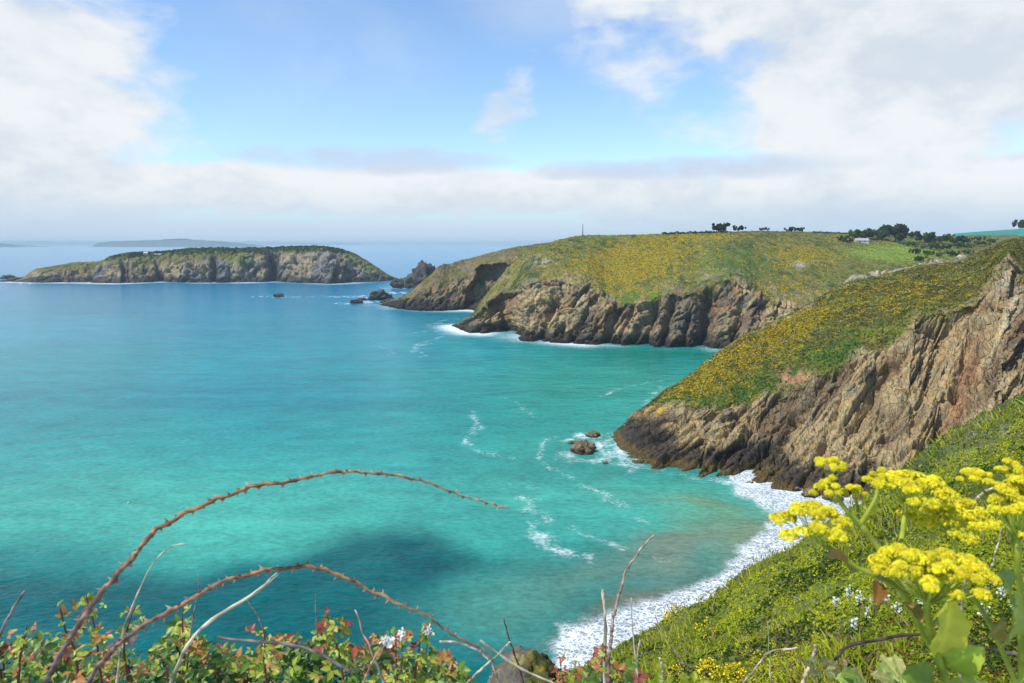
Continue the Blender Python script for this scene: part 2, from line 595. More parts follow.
    lines = [
        ([(469, 411), (475, 418), (481, 427), (470, 432), (466, 442), (474, 449), (490, 454), (509, 458)], 1.3, .75),
        ([(559, 436), (546, 438), (541, 446), (541, 461), (556, 471), (573, 478)], 1.0, .6),
        ([(585, 484), (601, 492), (612, 500), (628, 510), (648, 522)], 1.3, .65),
        ([(600, 396), (617, 390), (639, 384), (661, 381)], 1.0, .7),
        ([(500, 484), (516, 486), (532, 488)], 1.6, .4), ([(526, 500), (537, 512), (549, 520), (533, 522)], 1.8, .7),
        ([(527, 522), (534, 535), (552, 546), (586, 558)], 1.5, .85),
        ([(575, 529), (596, 540), (622, 549)], 1.2, .6), ([(640, 552), (665, 560)], 2.0, .35),
        ([(413, 333), (436, 330), (445, 336), (428, 341), (414, 350), (428, 356)], 2.6, .6),
        ([(440, 322), (452, 318), (463, 320)], 2.4, .5), ([(425, 327), (438, 322), (450, 326)], 3, .5),
        ([(505, 398), (522, 406), (533, 417)], 1.2, .45), ([(640, 404), (650, 399)], 1.6, .6), ([(655, 397), (668, 388)], 2.2, .8),
        ([(380, 345), (392, 352), (388, 358)], 2.2, .4), ([(370, 376), (382, 381)], 1.5, .35), ([(560, 452), (572, 458)], 1.5, .5),
        ([(0, 281), (12, 282), (30, 283.5)], 6, .8), ([(350, 303), (372, 302), (400, 303)], 5, .75), ([(270, 296), (290, 297)], 5, .5),
        ([(390, 288), (412, 288), (430, 288)], 4, .8), ([(398, 293), (410, 292.5)], 4, .9), ([(335, 297), (358, 296), (372, 299)], 4, .6),
        ([(310, 297), (330, 296)], 4, .35),
    ]
    lines += [([(612, 437), (603, 443), (612, 452), (620, 461), (640, 470)], 2.6, 1.0), ([(566, 452), (575, 460), (592, 462), (606, 455), (600, 440), (585, 435), (572, 441)], 2.4, 1.0),
              ([(600, 431), (608, 433)], 2.0, .7), ([(690, 480), (720, 483)], 1.0, .4)]
    for pts, wd, a in lines:
        wd, a = wd * 1.5, a * .86
        if np.mean([p_[1] for p_ in pts]) < 310:
            wd, a = wd * 2.6, a * 1.45
        b = np.array(pts)
        sel = inn & (PX > b[:, 0].min() - 40) & (PX < b[:, 0].max() + 40) & (PY > b[:, 1].min() - 25) & (PY < b[:, 1].max() + 25)
        k = np.where(sel.ravel())[0]
        q = Q[k] + np.stack([fbm(Q[k, 0] / 9, Q[k, 1] / 9, 1., 3), fbm(Q[k, 0] / 9, Q[k, 1] / 9, 7., 3)], -1) * wd * 1.1
        d = smin_dist(q, world_line(pts))
        pt = 0.75 + 0.7 * fbm(Q[k, 0] / 7, Q[k, 1] / 7, 2., 3)
        foam[k] = np.maximum(foam[k], a * np.clip(pt, 0.1, 1.2) * np.exp(-(d / wd) ** 1.5))
    # surf sheet on the beach: region right of the swash edge
    edge = world_line([(556, 700), (553, 660), (553, 640), (562, 628), (585, 620), (612, 612), (650, 600), (690, 588), (722, 574), (726, 562), (738, 550), (768, 528), (770, 512), (752, 500), (735, 492), (728, 486), (735, 484)])
    ex, ey = edge[:, 0], edge[:, 1]
    k = np.where((inn & (PY > 470) & (PX > 500)).ravel())[0]
    d = smin_dist(Q[k], edge)
    # signed: right of the edge (walking outward) is surf
    o = np.argsort(ey)
    xe = np.interp(Q[k, 1], ey[o], ex[o])
    wob2 = 1.6 * fbm(Q[k, 0] / 6, Q[k, 1] / 6, 5., 4)
    sd = np.where(Q[k, 0] > xe, d, -d) + wob2
    surf = sst(sd, -1.2, 2.2) * np.where((Q[k, 1] < 240), 1, 0)
    lace[k] = surf
    mist = np.exp(-(np.clip(-sd, 0, 99) / 3.0))
    foam[k] = np.maximum(foam[k], 0.28 * mist * (Q[k, 1] < 240))
    m_sea, g = new_mat('sea_water')
    col = g.n('ShaderNodeAttribute', attribute_name='Col').outputs['Color']
    fo = g.n('ShaderNodeAttribute', attribute_name='foam').outputs['Fac']
    la = g.n('ShaderNodeAttribute', attribute_name='lace').outputs['Fac']
    tc = g.n('ShaderNodeTexCoord').outputs['Object']
    n1 = g.noise(tc, 0.8, 7, 0.68, 0.6)
    # lace: warped cells with bubbly bright rims
    wv = g.n('ShaderNodeTexNoise', {'Scale': 0.5, 'Detail': 4.0, 'Vector': tc}).outputs['Color']
    wv2 = g.n('ShaderNodeVectorMath', {0: wv, 1: (0.5, 0.5, 0.5)}, operation='SUBTRACT').outputs[0]
    wv3 = g.n('ShaderNodeVectorMath', {0: wv2, 'Scale': 3.4}, operation='SCALE').outputs[0]
    vc = g.n('ShaderNodeVectorMath', {0: tc, 1: wv3}, operation='ADD').outputs[0]
    vo = g.n('ShaderNodeTexVoronoi', {'Vector': vc, 'Scale': 0.95}, feature='DISTANCE_TO_EDGE').outputs['Distance']
    vo2 = g.n('ShaderNodeTexVoronoi', {'Vector': vc, 'Scale': 2.5}, feature='DISTANCE_TO_EDGE').outputs['Distance']
    big = g.noise(tc, 0.16, 3, 0.5)
    l1 = g.m('SUBTRACT', 1.0, g.smooth(vo, 0.02, g.m('MULTIPLY_ADD', big, 0.45, 0.03)))
    l2 = g.m('MULTIPLY', g.m('SUBTRACT', 1.0, g.smooth(vo2, 0.01, 0.16)), 0.6)
    lc = g.m('MAXIMUM', l1, l2)
    lc = g.m('MULTIPLY', g.m('ADD', lc, g.m('MULTIPLY', g.smooth(n1, 0.42, 0.75), 0.3), clamp=True), la)
    ff = g.smooth(g.m('ADD', fo, g.m('MULTIPLY', g.m('SUBTRACT', n1, 0.5), 2.2)), 0.12, 1.35)
    ff = g.m('MULTIPLY', ff, g.smooth(fo, 0.03, 0.25))
    foamf = g.m('MAXIMUM', ff, lc, clamp=True)
    c1 = g.mix(g.m('MULTIPLY', la, 0.75), col, (0.20, 0.24, 0.23))
    cfin = g.mix(g.m('MULTIPLY', foamf, 0.88), c1, (0.80, 0.83, 0.85))
    mp = g.n('ShaderNodeVectorMath', {0: tc, 1: (0.55, 1.0, 1.0)}, operation='MULTIPLY').outputs[0]
    w1 = g.noise(mp, 0.13, 5, 0.6, 0.4)
    w2 = g.noise(mp, 0.85, 5, 0.6, 0.3)
    hh = g.m('ADD', g.m('MULTIPLY', w1, 1.3), g.m('MULTIPLY', w2, 0.42))
    hh = g.m('ADD', hh, g.m('MULTIPLY', foamf, 0.15))
    bp = g.n('ShaderNodeBump', {'Height': hh, 'Distance': 0.9, 'Strength': 0.75})
    rgh = g.m('MULTIPLY_ADD', foamf, 0.6, 0.16)
    # the ripple noise also scales the base colour up and down
    tv = g.m('MULTIPLY_ADD', g.m('ADD', g.m('SUBTRACT', w2, 0.5), g.m('MULTIPLY', g.m('SUBTRACT', w1, 0.5), 0.7)), 1.15, 1.0)
    sc_ = g.n('ShaderNodeVectorMath', {0: cfin}, operation='SCALE')
    g.put(sc_.inputs['Scale'], tv)
    p = g.n('ShaderNodeBsdfPrincipled', {'Base Color': sc_.outputs[0], 'Roughness': rgh, 'IOR': 1.33, 'Specular IOR Level': 0.13, 'Normal': bp.outputs[0]})
    finish(g, p.outputs[0])
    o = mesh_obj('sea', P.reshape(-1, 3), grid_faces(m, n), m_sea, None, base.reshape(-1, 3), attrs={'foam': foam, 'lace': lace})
    tag(o, kind='structure')


build_sea()


# ================================================================== TERRAIN
def finish_rows(P, Yx):
    return P


def gully(px, tt, c, w, depth, slant, t0, t1):
    x = (px - c - slant * (tt - 0.5)) / w
    return depth * np.exp(-x * x) * sst(tt, t0 - 0.12, t0 + 0.08) * (1 - sst(tt, t1 - 0.1, t1 + 0.12))


def build_main():
    px = np.arange(451.5, 1290, 0.8)
    Wy = soft(crv(px, W_MAIN), 4)
    Wp = sea(px, Wy)
    Wd = Wp[:, 1]
    U = Wp * np.array([0.985, 0.985, 0]) + np.array([0, 0, -6.0])
    Cy = crv(px, [(452, 325.6), (462, 322), (470, 319.5), (476, 314), (485, 305), (495, 296), (503, 291), (512, 292), (522, 286), (535, 281), (550, 279), (570, 281), (588, 285), (605, 299), (620, 303), (640, 303), (655, 296), (675, 291), (697, 292), (712, 282), (728, 279), (745, 284), (760, 296), (780, 304), (820, 309), (1300, 318)])
    Sy = crv(px, [(452, 325.2), (462, 321), (469, 318.5), (475, 310), (484, 297), (494, 285), (508, 267), (516, 260), (524, 252), (540, 245), (560, 239.5), (575, 236), (590, 235), (612, 235), (640, 234.5), (680, 233.4), (720, 232), (760, 230.8), (800, 231.5), (850, 233), (900, 236), (960, 236), (1024, 234), (1300, 232)])
    Cd = Wd + crv(px, [(452, 1), (470, 6), (485, 14), (500, 26), (540, 30), (600, 24), (640, 22), (700, 24), (730, 30), (760, 34), (1300, 40)])
    Sd = crv(px, [(452, 618), (462, 606), (470, 600), (484, 612), (508, 640), (540, 675), (583, 700), (640, 705), (700, 740), (760, 790), (820, 880), (900, 1020), (1024, 1120), (1300, 1300)])
    Sd = np.maximum(Sd, Cd + 2)
    Cp, Sp = at(px, Cy, soft(Cd, 6)), at(px, Sy, soft(Sd, 10))
    B = Sp * np.array([1.06, 1.06, 1]) + np.array([0, 40, -9.0])
    B2 = Sp * np.array([1.5, 1.5, 0]) + np.array([0, 150, -8.0])
    B[:, 2] = np.minimum(B[:, 2], Sp[:, 2] - 4)
    P, T = loft([U, Wp, Cp, Sp, B, B2], [8, 96, 130, 16, 12])
    m, n = P.shape[:2]
    PX = np.broadcast_to(px, (m, n))
    TT = np.broadcast_to(T[:, None], (m, n))
    tc = np.clip(TT - 1, 0, 1)                      # up the cliff
    th = np.clip(TT - 2, 0, 1)                      # up the hill
    # the hillside bellies out a little
    P = P.copy()
    ins = sst(PX, 470, 560)
    P[..., 2] += np.sin(math.pi * th) * 5.0 * ins * (TT < 3)
    N = grid_normals(P)
    X, Y, Z = P[..., 0], P[..., 1], P[..., 2]
    jag = fbm(X / 14, Y / 30, Z / 14, 4)
    rock = 1 - sst(TT + 0.16 * jag, 1.93, 2.10)
    rock = np.maximum(rock, 0)
    q = X - 1.0 * Z
    wq = 3 * fbm(X / 16, Y / 20, Z / 16, 3)
    k1, e1 = facets((q + wq) / 12, Y / 20, (Z + .4 * X) / 17)
    k2, e2 = facets((q + wq) / 4.2, Y / 8, (Z + .4 * X) / 7)
    d = 2.4 * billow(q / 34, Y / 60, Z / 90, 2) + 0.6 * billow(q / 8, Y / 20, Z / 26, 3) + 2.8 * k1 + 1.3 * k2 - 1.6 * sst(e1, .14, 0) - .8 * sst(e2, .16, 0) + 0.5 * billow(X / 2.2, Y / 3, Z / 2.4, 2)
    gl = 0
    bx, by = project(P)
    for x0, y0, x1, y1, w, dp in [(537, 340, 558, 290, 4.5, 10), (562, 340, 561, 322, 2.4, 6), (571, 341, 588, 308, 2.4, 6), (604, 344, 622, 300, 4, 9), (617, 344, 634, 303, 2.2, 6), (629, 345, 646, 316, 3, 8), (641, 346, 658, 298, 4.5, 12),
                                  (662, 346, 674, 296, 3.5, 9), (683, 348, 690, 308, 2.6, 6), (700, 349, 709, 288, 7, 15), (509, 332, 501, 298, 4, 8), (590, 343, 600, 318, 2, 4), (736, 340, 745, 300, 5, 7), (528, 338, 540, 312, 2, 4)]:
        L_ = math.hypot(x1 - x0, y1 - y0)
        ux, uy = (x1 - x0) / L_, (y1 - y0) / L_
        al = ((bx - x0) * ux + (by - y0) * uy) / L_
        ac = (-(bx - x0) * uy + (by - y0) * ux) + 1.2 * fbm(al * 4, x0 * .1 + 0 * al, 0 * al, 3)
        gl = gl - dp * np.exp(-(ac / w) ** 2) * sst(al, -.1, .1) * (1 - sst(al, .85, 1.12))
    env = sst(TT, 0.8, 1.05) * (0.35 + 0.65 * sst(PX, 455, 480))
    disp = rock * env * (d + gl)
    # hill relief
    heath = (1 - rock) * (1 - sst(TT, 2.86, 3.0))
    disp = disp + heath * (2.2 * fbm(X / 45, Y / 60, 0 * X, 3) + 0.5 * fbm(X / 6, Y / 8, Z / 6, 3)) * ins
    P = P + N * disp[..., None]
    P[..., 2] += (TT > 2.9) * (TT < 3.2) * 0.5 * fbm(X / 5, Y / 20, 0 * X, 3) * ins
    N = grid_normals(P)
    X, Y, Z = P[..., 0], P[..., 1], P[..., 2]
    # ---- colours
    ppx, ppy = project(P)
    f1, f2, f3 = fbm(q / 18, Y / 30, Z / 30, 4), fbm(X / 7, Y / 9, Z / 12, 4), fbm(X / 30, Y / 40, Z / 30, 3)
    col = mixc(BROWN * 1.3, TAN * 1.35, sst(f1 + 0.5 * f3, -0.65, 0.1))
    col = mixc(col, GREY, sst(f2 + 0.35 * f3, 0.05, 0.6) * 0.8)
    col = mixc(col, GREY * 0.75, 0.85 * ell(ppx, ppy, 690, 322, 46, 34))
    col = mixc(col, RUST, 0.55 * sst(fbm(X / 12, Y / 20, Z / 16, 3), 0.1, 0.5))
    col = mixc(col, RUST * 1.05, 0.7 * ell(ppx, ppy, 714, 296, 8, 16))
    col = mixc(col, RUST, 0.6 * ell(ppx, ppy, 517, 305, 9, 14))
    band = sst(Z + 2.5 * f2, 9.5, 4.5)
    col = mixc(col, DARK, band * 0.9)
    col = mixc(col, WET, sst(Z + 1.2 * f2, 3.4, 1.4) * 0.85)
    veg = mixc(GRASS, STRAW, sst(fbm(X / 16, Y / 22, Z / 10, 4) + 0.9 * ell(ppx, ppy, 505, 290, 38, 46) - 0.25, -0.1, 0.6) * 0.65)
    veg = mixc(veg, DGREEN * 1.2, 0.8 * sst(fbm(X / 24, Y / 40, 1.0, 4), 0.15, 0.5))
    veg = mixc(veg, DGREEN, 0.75 * sst(fbm(X / 9, Y / 13, 6.0, 4), 0.12, 0.5))
    veg = mixc(veg, STRAW, 0.5 * sst(fbm(X / 11, Y / 15, 11.0, 4), 0.15, 0.5))
    veg = mixc(veg, LUSH, 0.9 * np.clip(ell(ppx, ppy, 640, 297, 45, 9) + ell(ppx, ppy, 740, 262, 38, 17) * .7 + ell(ppx, ppy, 597, 237, 26, 4) * .8, 0, 1))
    veg = mixc(veg, np.array([0.17, 0.25, 0.025]), np.clip(1.9 * ell(ppx, ppy, 898, 253, 46, 8), 0, 1))
    gor = np.clip(ell(ppx, ppy, 625, 268, 84, 32, -18) + 0.75 * ell(ppx, ppy, 800, 256, 42, 14) + .6 * ell(ppx, ppy, 850, 238, 22, 6) + .6 * ell(ppx, ppy, 780, 292, 46, 18) + 0.5 * ell(ppx, ppy, 700, 237, 60, 3) + .35 * ell(ppx, ppy, 545, 285, 22, 16), 0, 1)
    gn = fbm(X / 7, Y / 9, 4.0, 4)
    gmask = (1 - rock) * sst(gor + 0.75 * gn, 0.28, 0.8)
    veg = mixc(veg, np.array([0.26, 0.21, 0.02]), gmask * 0.8)
    lip = np.exp(-((TT - 2.08) / 0.07) ** 2)
    veg = mixc(veg, PALE * 0.75, 0.75 * lip * sst(f2, 0.0, 0.6) * (1 - ell(ppx, ppy, 640, 297, 50, 12)))
    # sheep-grey outcrops on the hill
    oc = ell(ppx, ppy, 800, 265, 7, 3.5) + .8 * ell(ppx, ppy, 545, 262, 14, 6) * sst(gn, 0, .3)
    veg = mixc(veg, PALE, np.clip(oc, 0, 1))
    veg = veg * 1.12
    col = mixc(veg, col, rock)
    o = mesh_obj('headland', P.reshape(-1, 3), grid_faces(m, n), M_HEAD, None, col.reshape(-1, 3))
    tag(o, kind='structure')
    # gorse and heath cover
    vis = (TT > 1.9) & (TT < 3.02) & (PX < 990)
    w1 = gmask * vis
    sc1 = scatter('headland_gorse', P, N, w1, 48000, 0.2, 0.62, 5,
                  lambda p, i, j, g: np.where((g.random(len(p)) < 0.52)[:, None], GORSE * (0.7 + 0.5 * g.random((len(p), 1))), np.array([0.10, 0.12, 0.02])), flat=0.8, seed=3)
    tag(sc1, 'dense yellow gorse cover on the middle headland slope', 'gorse', kind='stuff')
    w2 = (1 - rock) * vis * (1 - 0.7 * gmask)
    w2 = w2 * (0.35 + sst(gn, -0.3, 0.5))
    cv = veg

    def c2(p, i, j, g):
        c = cv[i, j]
        r = g.random(len(p))
        c = np.where((r < 0.25)[:, None], DGREEN * 1.2, c)
        return np.where((r > 0.93)[:, None] & (PX[i, j] > 540)[:, None], GORSE * .9, c)
    sc2 = scatter('headland_heath', P, N, w2, 24000, 0.3, 1.0, 4, c2, flat=0.6, seed=4)
    tag(sc2, 'low green and straw heath cover on the middle headland', 'heath', kind='stuff')
    return P, px, T


MAIN_P, MAIN_PX, MAIN_T = build_main()


def main_at(pxv, pyv):
    """ground point of the headland mesh nearest to a measured image position (hill part)"""
    a = (MAIN_T > 2.0) & (MAIN_T < 3.05)
    G = MAIN_P[a]
    x, y = project(G)
    k = np.argmin((x - pxv) ** 2 + (y - pyv) ** 2)
    return G.reshape(-1, 3)[k]


def build_spur():
    px = np.arange(379, 600, 0.55)
    Wp = sea(px, soft(crv(px, W_SPUR), 4))
    Wd = Wp[:, 1]
    Cy = crv(px, [(380, 304.5), (388, 302), (400, 299), (415, 296), (430, 293), (445, 288), (456, 282), (464, 275), (474, 268), (490, 264), (515, 261), (600, 258)])
    Sy = crv(px, [(380, 304.2), (390, 300.5), (400, 297.3), (411, 291), (418, 285), (425, 279), (432, 273), (438, 266.5), (444, 263.5), (450, 264), (456, 261.5), (470, 258), (485, 254), (500, 250), (515, 247), (530, 245), (545, 243), (600, 240)])
    Cd = Wd + crv(px, [(380, 1), (395, 6), (430, 16), (465, 30), (500, 36), (600, 40)])
    Sd = np.maximum(Cd + 3, Wd + crv(px, [(380, 2), (400, 14), (440, 50), (470, 80), (510, 120), (600, 160)]))
    Cp, Sp = at(px, Cy, soft(Cd, 6)), at(px, Sy, soft(Sd, 6))
    U = Wp * np.array([0.985, 0.985, 0]) + np.array([0, 0, -6.0])
    B = Sp * np.array([1.05, 1.05, 0.0]) + np.array([0, 60, -6.0])
    P, T = loft([U, Wp, Cp, Sp, B], [8, 70, 60, 24])
    m, n = P.shape[:2]
    PX = np.broadcast_to(px, (m, n))
    TT = np.broadcast_to(T[:, None], (m, n))
    tc = np.clip(TT - 1, 0, 1)
    N = grid_normals(P)
    X, Y, Z = P[..., 0], P[..., 1], P[..., 2]
    jag = fbm(X / 14, Y / 30, Z / 14, 4)
    rock = 1 - sst(TT + 0.35 * jag, 1.85, 2.35)
    q = X - 0.4 * Z
    k1, e1 = facets(q / 11, Y / 20, Z / 14)
    k2, e2 = facets(q / 4.2, Y / 8, Z / 6)
    d = 2.4 * billow(q / 22, Y / 60, Z / 80, 3) + 2.4 * k1 + 1.3 * k2 - 1.4 * sst(e1, .14, 0) - .8 * sst(e2, .16, 0) + 0.6 * billow(X / 3, Y / 3, Z / 4, 2)
    # the great shadowed cave cleft: ground cut back to the right of a sharp edge
    edge = 464.5 + 11 * sst(tc, .45, 1.0) - 1.5 * fbm(Z / 9, 0 * Z, 0 * Z, 3)
    cut = sst(PX, edge - 0.6, edge + 2.6) * (1 - sst(PX, 490, 516)) * (1 - sst(TT, 1.95, 2.1)) * sst(TT, 1.04, 1.2)
    env = sst(TT, 0.8, 1.05) * (0.3 + 0.7 * sst(PX, 382, 400))
    hillr = (1 - rock) * (1 - sst(TT, 2.8, 3.0)) * (1.2 * fbm(X / 20, Y / 30, 0 * X, 3) + 0.6 * fbm(X / 5, Y / 8, Z / 5, 3))
    P = P + N * (rock * env * d + hillr)[..., None]
    P = P + cut[..., None] * np.array([0.12, 1, 0.0]) * 27.0
    P[..., 2] += (np.abs(TT - 3) < 0.15) * 0.9 * fbm(X / 5, Y / 20, 0 * X, 4) * sst(PX, 382, 395)
    N = grid_normals(P)
    X, Y, Z = P[..., 0], P[..., 1], P[..., 2]
    f1, f2 = fbm(q / 18, Y / 30, Z / 30, 4), fbm(X / 7, Y / 9, Z / 12, 4)
    col = mixc(BROWN, TAN, sst(f1, -0.45, 0.35))
    col = mixc(col, GREY, sst(f2, 0.0, 0.5) * 0.7)
    col = mixc(col, RUST, 0.5 * sst(fbm(X / 12, Y / 20, Z / 16, 3), 0.15, 0.5))
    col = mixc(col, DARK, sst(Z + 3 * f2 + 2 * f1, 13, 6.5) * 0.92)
    col = mixc(col, WET, sst(Z + 1.2 * f2, 4, 1.6) * 0.85)
    veg = mixc(GRASS * 0.85, mixc(STRAW * 0.9, TAN * .8, sst(f1, -.2, .4)), sst(fbm(X / 16, Y / 22, Z / 10, 4), -0.9, -0.05) * 0.95)
    veg = mixc(veg, GRASS, 0.6 * sst(PX, 505, 525))
    veg = mixc(veg, GREY, sst(f2, 0.25, 0.55) * 0.7 * (PX < 470))
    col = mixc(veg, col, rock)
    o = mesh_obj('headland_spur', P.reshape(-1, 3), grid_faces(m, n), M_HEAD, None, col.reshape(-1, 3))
    tag(o, kind='structure')
    vis = ((TT > 1.8) & (TT < 3.02)) * (1 - rock)
    cv = veg
    s = scatter('spur_heath', P, N, vis, 6000, 0.3, 0.9, 4, lambda p, i, j, g: np.where((g.random(len(p)) < 0.2)[:, None], DGREEN * 1.5, cv[i, j]), flat=0.5, seed=6)
    tag(s, 'dry straw coloured turf on the far spur of the headland', 'heath', kind='stuff')


build_spur()


def build_near_cliff():
    px = np.arange(610.5, 1330, 0.75)
    Wp = sea(px, soft(crv(px, W_NEAR), 4))
    Wd = Wp[:, 1]
    Cy = crv(px, [(611, 435.6), (618, 430), (628, 424), (640, 414), (652, 408), (668, 403), (684, 402), (700, 408), (712, 408), (730, 402), (748, 404), (762, 398), (780, 394), (800, 386), (816, 374), (838, 366), (850, 358), (870, 350), (891, 341), (902, 330), (916, 316), (935, 313), (952, 311), (972, 300), (986, 288), (1000, 266), (1011, 258), (1019, 266), (1030, 276), (1060, 270), (1330, 230)])
    Sy = crv(px, [(611, 435.3), (625, 424), (640, 412.5), (660, 398), (680, 383), (700, 367), (720, 351), (740, 338), (760, 327), (780, 318), (800, 309.5), (815, 300), (830, 291), (843, 283), (855, 277), (875, 274), (890, 272.5), (905, 269.5), (925, 263), (945, 261.5), (960, 258), (975, 254), (990, 249), (1005, 244), (1024, 238.5), (1100, 226), (1330, 205)])
    Cd = crv(px, [(611, 264), (620, 258), (632, 253), (650, 250), (668, 246), (700, 236), (740, 236), (800, 238), (850, 239), (900, 241), (950, 244), (1000, 247), (1024, 246), (1330, 260)])
    Cd = np.maximum(Cd, Wd + 1)
    Sd = crv(px, [(611, 266), (640, 273), (700, 287), (760, 303), (820, 322), (900, 352), (960, 384), (1024, 430), (1330, 560)])
    Cp, Sp = at(px, Cy, soft(Cd, 8)), at(px, Sy, soft(Sd, 10))
    U = Wp * np.array([0.975, 0.975, 0]) + np.array([0, 0, -5.0])
    B = Sp * np.array([1.04, 1.04, 1]) + np.array([0, 10, -9.0])
    B2 = Sp * np.array([1.12, 1.12, 0]) + np.array([0, 60, -6.0])
    P, T = loft([U, Wp, Cp, Sp, B, B2], [8, 190, 150, 14, 20])
    m, n = P.shape[:2]
    PX = np.broadcast_to(px, (m, n))
    TT = np.broadcast_to(T[:, None], (m, n))
    tc, th = np.clip(TT - 1, 0, 1), np.clip(TT - 2, 0, 1)
    P = P.copy()
    ins = sst(PX, 615, 690)
    P[..., 2] += np.sin(math.pi * th) ** 0.8 * 3.0 * ins * (TT < 3)
    # slightly concave cliff, steeper at the top
    P[..., 1] += np.sin(math.pi * tc) * 4.0 * ins
    N = grid_normals(P)
    X, Y, Z = P[..., 0], P[..., 1], P[..., 2]
    jag = fbm(X / 9, Y / 18, Z / 9, 4)
    rock = 1 - sst(TT + 0.09 * jag, 1.95, 2.06)
    bx, by = project(P)
    dip = crv(bx, [(600, 1.5), (680, 1.15), (760, .85), (850, .62), (940, .48), (1040, .42)])
    q = 0.31 * (bx + dip * (by - 420))   # across the strata, which lean to the right
    s_ = 0.31 * (420 - by) * np.sqrt(1 + dip * dip) + .1 * X
    wv = 1.1 * fbm(X / 16, Y / 20, Z / 16, 2)
    k1, e1 = facets((q + wv) / 6.5, s_ / 21, Y / 30)
    k2, e2 = facets((q + wv) / 3.4, s_ / 5.5, Y / 12)
    k3, e3 = facets((q + wv) / 1.6, s_ / 2.1, Y / 5)
    k0, e0 = facets((q + wv) / 17, s_ / 48, Y / 60)
    d = 0.9 * billow((q + wv) / 26, s_ / 80, Y / 70, 2) + 0.3 * billow((q + wv) / 4.5, s_ / 26, Y / 30, 2) + 2.0 * k0 + 1.15 * k1 + .7 * k2 + .3 * k3
    d = d - 1.4 * sst(e0, .06, 0) - 1.0 * sst(e1, .10, 0) - .6 * sst(e2, .12, 0) - .2 * sst(e3, .16, 0) + 0.14 * billow(X / 1.1, Y / 1.3, Z / 1.1, 3)
    step = (q + wv) / 2.6
    fr = step - np.floor(step)
    d = d + 0.8 * (fr - 0.5) * sst(fbm(X / 15, Y / 20, Z / 15, 3), -0.4, 0.2)
    gl = 0
    # long dark clefts, given by their lower and upper ends on the face
    for x0, y0, x1, y1, w, dp in [(655, 437, 690, 412, 3, 2.2), (690, 470, 742, 418, 4, 3.0), (742, 470, 770, 432, 4, 3.4), (762, 452, 832, 372, 5, 3.6), (812, 470, 846, 402, 4, 2.6), (850, 432, 905, 340, 4.5, 3.6), (884, 440, 930, 345, 4, 2.6),
                                  (905, 442, 948, 330, 5, 3.2), (935, 440, 985, 310, 4, 3.0), (862, 478, 874, 452, 5, 4.5), (960, 420, 1000, 300, 5, 2.5), (720, 425, 752, 408, 3, 1.6), (828, 398, 860, 362, 3, 2.0)]:
        L_ = math.hypot(x1 - x0, y1 - y0)
        ux, uy = (x1 - x0) / L_, (y1 - y0) / L_
        al = ((bx - x0) * ux + (by - y0) * uy) / L_
        ac = (-(bx - x0) * uy + (by - y0) * ux) + 2.5 * fbm(al * 5, x0 * .1 + 0 * al, 0 * al, 3)
        gl = gl - dp * np.exp(-(ac / w) ** 2) * sst(al, -.12, .12) * (1 - sst(al, .88, 1.12))
    gl = gl - 2.0 * np.exp(-((PX - (952 + 66 * tc)) / 9) ** 2) * rock
    env = sst(TT, 0.85, 1.08) * (0.25 + 0.75 * sst(PX, 614, 650))
    heath = (1 - rock) * (1 - sst(TT, 2.9, 3.0))
    rel = heath * (1.2 * fbm(X / 18, Y / 25, 0 * X, 3) + 0.35 * fbm(X / 3.5, Y / 4, Z / 3, 3)) * ins
    crag = (ell(PX, TT * 100, 935, 292, 20, 9) + ell(PX, TT * 100, 880, 296, 26, 5) + ell(PX, TT * 100, 850, 296, 9, 6) + ell(PX, TT * 100, 958, 288, 9, 12) + 0.7 * ell(PX, TT * 100, 905, 297, 9, 4))
    P = P + N * (rock * env * (d + gl) + rel)[..., None]
    P[..., 2] += np.clip(crag, 0, 1) * (1.0 + 1.6 * billow(X / 3, Y / 5, 0 * X, 3)) * (TT < 3.2)
    # pinnacle on the skyline of the cliff
    P[..., 2] += (1.6 * ell(PX, TT * 100, 1009, 203, 9, 7) + 1.2 * ell(PX, TT * 100, 993, 203, 6, 5)) * (1 + 1.2 * fbm(X / 2.2, Y / 3, Z / 3, 3))
    N = grid_normals(P)
    X, Y, Z = P[..., 0], P[..., 1], P[..., 2]
    ppx, ppy = project(P)
    f1, f2, f3 = fbm((q + wv) / 9, s_ / 40, Y / 30, 4), fbm(X / 4, Y / 6, Z / 5, 4), fbm(X / 22, Y / 30, Z / 22, 3)
    col = mixc(BROWN * 1.35, TAN * 1.3, sst(f1 + 0.6 * f3, -0.8, 0.1))
    col = mixc(col, GREY * 1.1, sst(f2 + 0.4 * f1, 0.3, 0.8) * 0.45)
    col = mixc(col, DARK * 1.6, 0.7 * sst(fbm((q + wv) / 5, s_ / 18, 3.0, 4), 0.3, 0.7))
    col = mixc(col, RUST * 0.9, 0.32 * sst(fbm(X / 8, Y / 12, Z / 10, 3) + 0.35 * sst(PX, 900, 1000), 0.3, 0.7))
    col = mixc(col, RUST * 1.15, 0.9 * np.clip(1.5 * ell(ppx, ppy, 963, 392, 11, 52, 16), 0, 1) * sst(f2, -0.9, -0.2))
    col = mixc(col, np.array([0.50, 0.40, 0.22]), 0.9 * np.clip(1.5 * ell(ppx, ppy, 1008, 318, 4.5, 42, 24), 0, 1))
    col = mixc(col, PALE * 0.9, 0.5 * ell(ppx, ppy, 1004, 282, 12, 16))
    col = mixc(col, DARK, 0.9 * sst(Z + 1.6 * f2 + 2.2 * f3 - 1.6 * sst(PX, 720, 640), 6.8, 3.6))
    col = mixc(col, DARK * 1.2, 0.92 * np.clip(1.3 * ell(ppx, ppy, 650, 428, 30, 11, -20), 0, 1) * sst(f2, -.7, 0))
    col = mixc(col, WEED * 1.1, sst(Z + 0.6 * f2, 2.6, 1.6) * 0.9)
